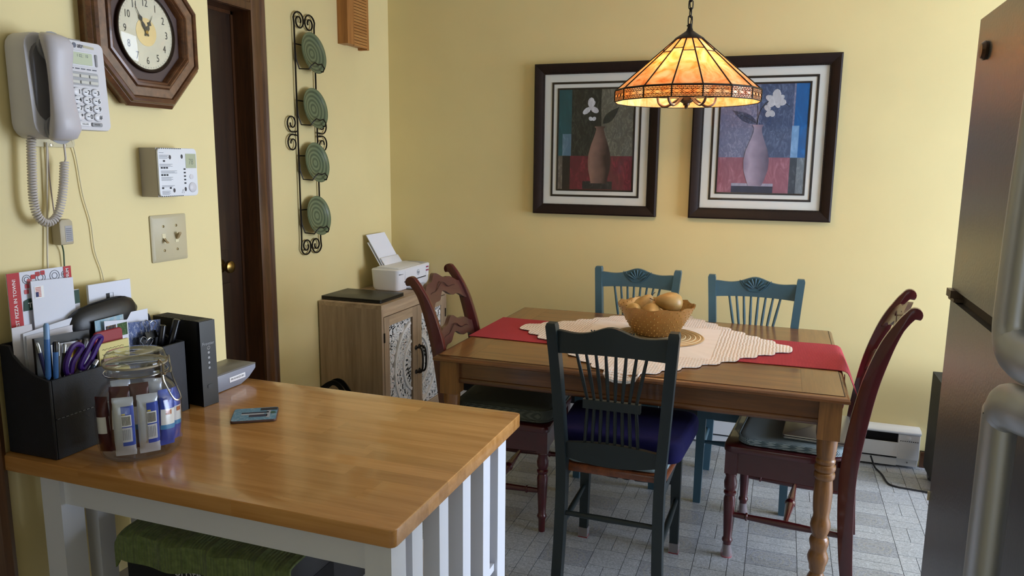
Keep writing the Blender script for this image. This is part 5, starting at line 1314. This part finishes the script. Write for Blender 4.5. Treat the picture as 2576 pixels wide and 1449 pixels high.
g.tube(bez([jp(.078, -.018, .166), jp(.079, 0, .168), jp(.078, .018, .166)], 4), .0018, 6)
g.tube([(.0585*math.cos(2*PI*i/32), .0585*math.sin(2*PI*i/32), .1685) for i in range(32)], .0014, 6, closed=True)
g.done('wire_bail', wire, jar)
foil = P('wrapper_silver', '#CFD6E6', .35, .3, bp=.25, bs=60); bluew = P('wrapper_blue', '#2347B0', .35, .1, bp=.25, bs=60); redw = P('wrapper_maroon', '#4A141A', .35, .1, bp=.2, bs=60)
barw = P('label_paper', '#C9CAD2', .6)
def bar(label, x, y, rz, tilt, mat, kind, z0=.014, h_=.112, w_=.036):
    b_ = thing('snack_bar', label, 'snack bar', (JX+x*math.cos(JA)-y*math.sin(JA), JY+x*math.sin(JA)+y*math.cos(JA), ZT+z0), 0, 'snack bars in the jar', (tilt[0], tilt[1], rz+JA))
    t_ = .009; secs = []
    for z, kx, ky in ((0, .96, .06), (.008, 1, .12), (.013, .96, .5), (.03, 1, 1), (h_-.03, 1, 1), (h_-.013, .96, .5), (h_-.008, 1, .12), (h_, .97, .06)):
        secs.append([(math.cos(a)*w_/2*kx*(1 if abs(math.cos(a)) > .3 else 1), math.sin(a)*t_*ky, z) for a in [2*PI*i/16 for i in range(16)]])
    G().loft(secs).done('wrapper', mat, b_, 60)
    def patch(nm_, x0, x1, z0_, z1_, m_, k=1.0):
        g = G(); n = 6; V0 = []; V1 = []
        for i in range(n+1):
            x_ = x0+(x1-x0)*i/n; y_ = -t_*math.sqrt(max(0, 1-(x_/(w_/2))**2))-.0006*k
            V0.append(g.bm.verts.new((x_, y_, z0_))); V1.append(g.bm.verts.new((x_, y_, z1_)))
        for i in range(n): g.bm.faces.new((V0[i], V0[i+1], V1[i+1], V1[i]))
        g.done(nm_, m_, b_, 60)
    if kind == 'code':
        patch('blue_band', -.003, w_/2-.0006, .022, h_-.016, bluew); patch('nutrition_label', -.003, .014, .03, h_*.5, barw, 2); patch('barcode_field', -.003, .014, h_*.52, h_-.034, wink, 2)
        for k in range(7): patch('barcode_bar', -.002+k*.0022, -.001+k*.0022, h_*.54, h_-.036, ink, 3)
        for k in range(5): patch('print_line', -.002+k*.003, -.0012+k*.003, .034, h_*.47, inkg, 3)
        patch('yellow_dot', -.002, .004, h_-.033, h_-.03, P('dot_yellow', '#D8C33A', .5), 3)
    elif kind == 'plain':
        patch('white_label', -.014, .014, h_*.38, h_*.66, wink); patch('cookie_picture', -.006, .006, h_*.56, h_*.64, P('cookie_tan', '#B9683A', .6), 2); patch('light_blue_band', -.015, .015, h_*.3, h_*.38, P('band_cyan', '#3F8FC9', .4))
    elif kind == 'maroon': patch('white_label', -.013, .013, h_*.35, h_*.65, wink)
bar('maroon wrapped snack bar at the far left inside the jar', -.062, -.012, -.55, (.0, -.03), redw, 'maroon', w_=.026)
bar('silver and blue snack bar with barcode, left of the front pair in the jar', -.027, -.05, -.12, (.03, 0), foil, 'code', .014, .118, .038)
bar('silver and blue snack bar with barcode, right of the front pair in the jar', .015, -.051, .1, (.03, .0), foil, 'code', .014, .12, .038)
bar('bright blue snack bar with cookie picture at the right inside the jar', .046, -.027, .45, (.0, .04), bluew, 'plain', .016, .115, .033)
bar('dark blue snack bar pressed against the right wall of the jar', .064, .004, .9, (0, .03), bluew, 'plain', .016, .108, .03)
bar('maroon snack bar in the second row behind the silver pair', -.036, -.022, -.1, (0, .03), redw, 'maroon', .016, .13)
bar('silver snack bar with crimped top in the middle of the jar', .006, -.02, .0, (0, -.03), redw, 'plain', .016, .132)
bar('maroon snack bar at the back left of the jar', -.03, .02, .1, (0, 0), foil, 'maroon', .016, .132)
bar('silver snack bar at the back right of the jar', .024, .02, -.1, (0, .03), foil, 'maroon', .016, .128)

# ================================================================ things on the clock wall
def onwall(px, py, off=0): return at_x(px, py, XW+off)
# ---- octagonal clock
ck = thing('wall_clock', 'octagonal carved oak wall clock with cream dial above the thermostat', 'clock', (XW+.0005, 1.4165, 1.791), PI/2); ck.scale = (.93, .8, .99)
ckm = wood('clock_oak', '#3E2414', '#7A4E2C', 0, .38, 1.6, coat=.3); ckb = P('clock_burl', '#6B4A30', .4, var=.35, vs=70, coat=.2); cki = P('clock_panel', '#40261E', .5)
def octo(r, y, sx=1.0): return [(r/math.cos(PI/8)*math.cos(PI/8+k*PI/4)*sx, y, r/math.cos(PI/8)*math.sin(PI/8+k*PI/4)) for k in range(8)]
def octring(prof, mat, nm_):
    secs = [octo(r, y) for r, y in prof]
    g = G(); rows_ = [[g.bm.verts.new(p) for p in s_] for s_ in secs]; n = len(rows_)
    for i in range(n):
        A, B = rows_[i], rows_[(i+1) % n]
        for k in range(8): g.bm.faces.new((A[k], A[(k+1) % 8], B[(k+1) % 8], B[k]))
    return g.done(nm_, mat, ck, 25, recalc=True)
octring([(.166, 0), (.166, -.02), (.172, -.026), (.172, -.034), (.164, -.042), (.14, -.042), (.14, 0)], ckm, 'outer_case')
octring([(.163, -.0405), (.16, -.05), (.154, -.054), (.15, -.05), (.148, -.042)], ckm, 'outer_moulding')
octring([(.149, -.0415), (.147, -.0465), (.128, -.0475), (.124, -.0425)], ckb, 'burl_band')
octring([(.126, -.042), (.124, -.052), (.119, -.054), (.116, -.047), (.113, -.049), (.11, -.042), (.108, -.03), (.12, -.03)], ckm, 'inner_moulding')
g = G(); vs_ = [g.bm.verts.new(p) for p in octo(.115, -.031)]; g.bm.faces.new(vs_); g.done('panel', cki, ck, 0, recalc=True)
G().lathe([(.085, 0), (.092, 0), (.093, .006), (.09, .01), (.086, .008), (.084, .004)], (0, -.0312, 0), 48, RXm(PI/2), ring=True).done('bezel', P('bezel_dark', '#2A1B12', .3, .5), ck, 50)
G().lathe([(0, .0025), (.086, .0025), (.086, .0035), (0, .0035)], (0, -.0312, 0), 48, RXm(PI/2)).done('dial', P('dial_cream', '#D3CDB4', .5, var=.06, vs=20), ck, 30)
G().lathe([(0, .0036), (.032, .0036), (.032, .0042), (0, .0042)], (0, -.0312, 0), 32, RXm(PI/2)).done('gold_disc', P('dial_gold', '#CDBB8E', .3, .6), ck, 30)
g = G()
for k in range(1, 13):
    a = PI/2-k*PI/6; put(g, str(k), .024, .065*math.cos(a), -.0354, .065*math.sin(a), bold=0, sx=.8)
g.done('numerals', ink, ck, 0)
g = G()
for k in range(60):
    a = 2*PI*k/60; g.box(-.0003, .0003, -.0001, .0001, .079, .082, m=T(0, -.0354, 0) @ RY(a))
g.done('minute_track', inkg, ck, 0)
def hand(a, l, w_, y, nm_):
    m_ = T(0, y, 0) @ RY(a)
    g = G(); g.prism([(-.0015, -.01), (.0015, -.01), (w_, l*.25), (.0012, l*.38), (w_*1.3, l*.48), (.001, l*.6), (0, l), (-.001, l*.6), (-w_*1.3, l*.48), (-.0012, l*.38), (-w_, l*.25)], -.0004, .0004, 'XZ', m=m_); g.done(nm_, blackm, ck, 0)
hand(math.radians(28), .046, .005, -.0372, 'hour_hand'); hand(math.radians(-30), .07, .0042, -.0382, 'minute_hand')
G().lathe([(.005, 0), (.004, .003), (0, .003)], (0, -.036, 0), 14, RXm(PI/2)).done('hand_hub', brassm, ck)
G().lathe([(.085, 0), (.07, .006), (.035, .0105), (0, .012)], (0, -.0385, 0), 32, RXm(PI/2)).done('crystal', thinglass('clock_crystal', k=.7), ck, 60)

# ---- wall telephone
tp_ = thing('wall_telephone', 'white corded wall telephone with keypad, handset hanging in its cradle', 'telephone', (XW, 1.185, 1.643), PI/2)
phw = P('phone_white', '#CFCDD2', .38); phk = P('phone_key', '#E0E0E4', .35); phg = P('phone_grey', '#8E8E92', .45)
wp = G().prism(rrect(-.062, .036, -.12, -.02, .006), -.008, -.0005, 'XZ', .003, 2).done('wall_plate', P('plate_ivory', '#CDC3A0', .5), tp_)
for x in (-.02, .012): G().lathe([(.0035, 0), (.0035, .001), (0, .0015)], (x, -.008, -.1155), 10, RXm(PI/2)).done('plate_screw', P('screw_steel', '#8C867A', .3, .9), wp)
def wedge(x0, x1, z0, z1, y0b, y0t, r=.012, yb=-.006):
    """body plate whose front leans: deeper at the top"""
    pts = rrect(x0, x1, z0, z1, r, 4)
    back = [(x, yb, z) for x, z in pts]; f = [(x, y0b+(y0t-y0b)*(z-z0)/(z1-z0), z) for x, z in pts]
    ins = [(x*.97+(x0+x1)/2*.03, y0b+(y0t-y0b)*(z-z0)/(z1-z0)-.004, z*.985+(z0+z1)/2*.015) for x, z in pts]
    return G().loft([back, f, ins])
wedge(-.03, .075, -.085, .096, -.068, -.06, yb=-.046).done('body', phw, tp_, 40)
# cradle half on the left, thicker, with a round hollow
wedge(-.1, -.014, -.105, .1, -.062, -.05, .03).done('cradle', phw, tp_, 40)
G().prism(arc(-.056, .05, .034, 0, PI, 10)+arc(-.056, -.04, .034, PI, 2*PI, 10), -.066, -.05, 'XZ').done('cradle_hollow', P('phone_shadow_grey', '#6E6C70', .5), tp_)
hs = []
for t_, y, hw, th in ((-.108, -.076, .02, .01), (-.103, -.084, .028, .017), (-.085, -.092, .0315, .02), (-.06, -.093, .029, .016), (-.03, -.091, .0265, .012), (.0, -.09, .0255, .011), (.035, -.09, .0265, .012), (.058, -.09, .029, .016), (.078, -.088, .031, .02), (.092, -.08, .028, .017), (.098, -.072, .02, .01)):
    hs.append([(-.0535+hw*math.cos(a)*(abs(math.cos(a))**-.25 if abs(math.cos(a)) > .05 else 1), y+th*math.sin(a), t_) for a in [2*PI*i/20+.01 for i in range(20)]])
hs_o = G().loft(hs).done('handset', P('handset_white', '#C6C2C8', .42), tp_, 60)
G().lathe([(.03, 0), (.026, .012), (0, .014)], (-.0535, -.076, .072), 20, RXm(-PI/2)).done('earpiece', phg, hs_o); G().lathe([(.03, 0), (.026, .012), (0, .014)], (-.0535, -.078, -.085), 20, RXm(-PI/2)).done('mouthpiece', phg, hs_o)
PADN = set(o.name for o in tp_.children)
def fy(z): return -.068+.008*(z+.085)/.181-.004
def keybox(nm_, x0, x1, z0, z1, m_, r=.003, h_=.003, par=None):
    y = fy((z0+z1)/2); return G().prism(rrect(x0, x1, z0, z1, min(r, (x1-x0)/2.01, (z1-z0)/2.01), 3), y-h_, y+.002, 'XZ', .0006, 1).done(nm_, m_, par or tp_)
keybox('display', .016, .078, .046, .07, P('lcd_green', '#B9C2A6', .3), .002, .0015)
keybox('display_frame', .012, .083, .0425, .0735, P('phone_frame', '#D2D2D8', .4), .003, .001)
g = G(); put(g, '1 02.:  10', .0085, .05, fy(.063)-.0018, .0635); put(g, 'atr', .0135, .048, fy(.083)-.0008, .0835, bold=.015); g.done('lettering', P('phone_print', '#4A4C58', .6), tp_, 0)
g = G(); g.lathe([(0, 0), (.0052, 0), (.0052, .0006), (0, .0006)], (.032, fy(.083)-.0003, .0835), 16, RXm(PI/2)); g.done('globe_mark', P('globe_grey', '#5C6070', .5), tp_)
G().prism([(.056, .081), (.086, .0795), (.086, .084), (.056, .086)], fy(.083)-.0009, fy(.083)-.0003, 'XZ').done('worn_patch', P('worn_tan', '#BDB49A', .7), tp_)
keybox('memory_panel', .008, .09, .004, .031, P('memory_grey', '#A3A3A6', .45), .004, .001)
for r_ in range(2):
    for k in range(3): keybox('memory_key', .012+k*.026, .034+k*.026, .02-r_*.0125, .026-r_*.0125, P('memory_key', '#C9C7BE', .4), .001, .0035)
for k in range(5): keybox('function_print', .012+k*.016, .024+k*.016, .0365, .0385, MATS['phone_print'], .0005, .0005)
keybox('side_key', .0865, .0925, .045, .07, phg, .002, .002)
keys = [['1', '2', '3'], ['4', '5', '6'], ['7', '8', '9'], ['*', '0', '#']]
for r_ in range(4):
    for k in range(3):
        x, z = .024+k*.0265, -.0075-r_*.0165; y = fy(z)
        ko = G().lathe([(.0112, 0), (.0108, .003), (.009, .004), (0, .0043)], (0, 0, 0), 20, RXm(PI/2), sx=.94, sy=.76).done('key', phk, tp_, 40, (x, y, z))
        G().lathe([(.0122, 0), (.0122, .0006), (.0115, .0006), (.0115, 0)], (0, .0, 0), 20, RXm(PI/2), sx=.94, sy=.76, ring=True).done('key_rim', phg, ko)
        g = G(); put(g, keys[r_][k], .0125, .004, -.0046, -.0, bold=.012); 
        if keys[r_][k] in '234567890': g.box(-.0062, -.0012, -.0046, -.0044, -.0008, .0008)
        g.done('lettering', ink, ko, 0)
keybox('volume_key', .02, .052, -.0785, -.0705, phk, .003, .003); keybox('speaker_key', .056, .086, -.0785, -.0705, phg, .003, .003)
g = G(); put(g, 'VOLUME', .0045, .036, fy(-.0745)-.0035, -.0745); put(g, 'SPEAKER', .0042, .07, fy(-.0745)-.0035, -.0745); g.done('lettering', ink, tp_, 0)
G().box(-.005, .075, -.04, -.01, .088, .099, .003).done('top_wedge', phg, tp_)

for o in [o for o in tp_.children if o.name not in PADN]:
    if o.name.startswith('key') and not o.name.startswith('key_'): o.location.x = o.location.x*.85-.0224
    else: o.data.transform(T(-.0224, 0, .002) @ Matrix.Diagonal((.85, 1, 1, 1)))
# ---- coiled cord
cpath = [onwall(78, 345, .03), onwall(80, 420, .03), onwall(84, 500, .03), onwall(96, 545, .03), onwall(120, 561, .03), onwall(145, 540, .03), onwall(158, 480, .03), onwall(162, 405, .03)]
fine = bez(cpath, 40); L_ = [0]
for a, b_ in zip(fine, fine[1:]): L_.append(L_[-1]+(b_-a).length)
hel = []; pitch = .0056; per = 8; tot = L_[-1]; nst = int(tot/pitch*per); j = 0
for i in range(nst):
    s = i*pitch/per
    while j < len(L_)-2 and L_[j+1] < s: j += 1
    f_ = (s-L_[j])/max(1e-9, L_[j+1]-L_[j]); p = fine[j].lerp(fine[j+1], f_); t_ = (fine[j+1]-fine[j]).normalized(); n1 = Vector((1, 0, 0)); n2 = t_.cross(n1); a = 2*PI*i/per
    hel.append(p+n1*(.0072*math.cos(a))+n2*(.0072*math.sin(a)))
top1 = [onwall(76, 322, .04), onwall(74, 335, .034)]; top2 = [onwall(165, 400, .03), onwall(163, 380, .035), onwall(160, 355, .05)]
tag(G().tube(top1+hel+top2, .0021, 5, cap=True).done('coiled_phone_cord', P('cord_white', '#CFC8C4', .5)), 'white coiled telephone cord looping below the handset', 'cord')
def cord(label, pts, r, m_, nm_='cable'): tag(G().tube(bez(pts, 8), r, 6).done(nm_, m_), label, 'cord')
cw_ = P('cable_white', '#CFC6B4', .5)
cord('straight white phone cable dropping from the phone into the organizer', [onwall(117, 358, .012), onwall(118, 430, .01), onwall(119, 560, .008), onwall(119, 640, .008), onwall(121, 690, .01)], .0019, cw_)
cord('thin white cable curving down the wall right of the coiled cord', [onwall(180, 352, .008), onwall(192, 400, .005), onwall(208, 490, .005), onwall(228, 560, .005), onwall(238, 630, .005), onwall(255, 680, .005), onwall(261, 705, .006)], .0013, P('cable_cream', '#D6CBA6', .5))
cord('white cable running from the phone to the small power adapter', [onwall(119, 365, .006), onwall(124, 440, .006), onwall(134, 520, .008), onwall(140, 556, .02)], .0015, P('cable_lilac', '#B7A9A6', .5))
cord('short green cable below the small power adapter', [onwall(155, 612, .012), onwall(160, 635, .008), onwall(162, 672, .006)], .0016, P('cable_green', '#2A4A2C', .5))
ad = thing('power_adapter', 'small beige adapter box on the wall below the coiled cord', 'adapter', (XW, (onwall(122, 580).y+onwall(172, 580).y)/2-.002, onwall(150, 585, .015).z), PI/2)
G().prism([(-.016, -.026), (.016, -.026), (.016, .022), (.01, .028), (-.01, .028), (-.016, .022)], -.026, -.0005, 'XZ', .003, 2).done('case', P('adapter_beige', '#B5A98E', .5), ad)
G().box(-.004, .013, -.0265, -.026, -.02, .014, 0).done('label', P('adapter_label', '#A8A6A8', .6), ad)
g = G()
for k in range(7): g.box(-.002, .011, -.0268, -.0265, -.017+k*.004, -.0155+k*.004)
g.done('label_print', inkg, ad)

# ---- carbon monoxide alarm (box with a printed face)
al = thing('gas_alarm', 'white wall alarm with printed instruction face and small green display', 'alarm', (XW, 1.4555, 1.4695), PI/2)
alw = P('alarm_white', '#DFE1E6', .45); alb = P('alarm_side', '#AFA79C', .5)
G().box(-.057, .0605, -.05, -.0005, -.058, .058, .003).done('case', alb, al); 
G().prism(rrect(-.057, .068, -.058, .058, .01, 4), -.056, -.0505, 'XZ', .002, 2).done('face', alw, al)
G().box(.03, .064, -.0566, -.056, .01, .045, 0).done('display', P('lcd_olive', '#A9AF92', .3), al)
g = G(); put(g, '78', .02, .047, -.0569, .025, sx=.8); g.done('display_digits', P('lcd_dark', '#7D836E', .5), al, 0)
g = G().lathe([(.0125, 0), (.0125, .0012), (.011, .0025), (0, .0028)], (.0485, -.056, -.037), 22, RXm(PI/2)); g.done('test_button', phw, al)
G().lathe([(.006, 0), (.006, .0012), (0, .002)], (.0465, -.056, -.011), 16, RXm(PI/2)).done('button', phw, al)
g = G()
for z, n_, x0, w_ in ((.046, 1, -.053, .014), (.04, 4, -.053, .03), (.019, 3, -.053, .04), (.003, 3, -.05, .05), (-.012, 4, -.05, .036), (-.032, 2, -.05, .04), (-.045, 4, -.05, .026)):
    for k in range(n_): g.box(x0, x0+w_*(1-.15*(k % 2)), -.0563, -.056, z-k*.0024, z-k*.0024+.0009)
g.done('instruction_print', inkg, al)
for z, xs in ((.027, (-.042,)), (.011, (-.05, -.042, -.034)), (-.006, (-.05, -.042, -.034)), (-.037, (-.05, -.026))):
    for x in xs: G().box(x, x+.006, -.0564, -.056, z-.002, z+.002).done('icon_print', ink, al)
for k in range(5): G().box(.022, .028, -.0566, -.056, .006-k*.0085, .0095-k*.0085).done('icon_print', ink, al)
for x, z in ((-.02, .036), (.018, .038), (-.012, -.043), (.025, -.041)): G().lathe([(.0035, 0), (.0035, .0004), (0, .0004)], (x, -.056, z), 12, RXm(PI/2), sy=1.5).done('oval_mark', P('mark_dark', '#3A3438', .6), al)
for z in (.0555, -.0575):
    g = G()
    for k in range(11): g.box(-.052+k*.0065, -.0488+k*.0065, -.0564, -.056, z, z+.002)
    g.done('dashed_edge', ink, al)
G().tube([(.012, -.0562, -.05), (.02, -.0562, -.05), (.016, -.0562, -.041)], .0004, 4, closed=True).done('warning_triangle', inkg, al)

# ---- double light switch
sw_ = thing('light_switch', 'ivory double toggle light switch plate on the clock wall', 'light switch', (XW, 1.472, 1.3065), PI/2)
swm = P('switch_ivory', '#BDB291', .45); swd = P('switch_slot', '#6E6142', .6)
secs = [[(x, y, z) for x, z in rrect(-.058+i_, .058-i_, -.058+i_, .058-i_, .004, 3)] for y, i_ in ((-.0003, 0), (-.003, 0), (-.0065, .006))]
G().loft(secs).done('plate', swm, sw_, 30)
for x, up in ((-.021, -1), (.021, 1)):
    G().box(x-.0055, x+.0055, -.0072, -.006, -.012, .012).done('slot', P('slot_pale', '#D9CFA8', .5), sw_)
    G().prism([(-.006, up*-.004-.002), (-.006, up*-.004+.008*up+.002), (-.018, up*.011+.003), (-.0195, up*.011-.001), (-.012, up*.003-.004)], x-.0042, x+.0042, 'YZ', .0008, 1).done('toggle', P('toggle_tan', '#A08A62', .4), sw_)
    for z in (-.03, .03):
        sc_ = G().lathe([(.0035, 0), (.0033, .001), (0, .0014)], (x, -.0063, z), 12, RXm(PI/2)).done('screw', P('screw_brass', '#8A7A55', .35, .8), sw_)
        G().box(x-.0004, x+.0004, -.0082, -.0074, z-.003, z+.003).done('screw_slot', darkm, sc_)
# ---- outlet plate partly hidden behind the right chair
ot = at_y(2193, 1000, YB)
ou = thing('wall_outlet', 'white outlet plate low on the back wall behind the right burgundy chair', 'outlet', (ot.x-.028, YB-.0005, ot.z))
G().prism(rrect(-.035, .035, -.057, .057, .004), -.005, 0, 'XZ', .002, 1).done('plate', whitem, ou)
for z in (-.02, .02): G().prism(rrect(-.016, .016, z-.014, z+.014, .008), -.0065, -.005, 'XZ').done('receptacle', phw, ou)
bpy.context.view_layer.update()
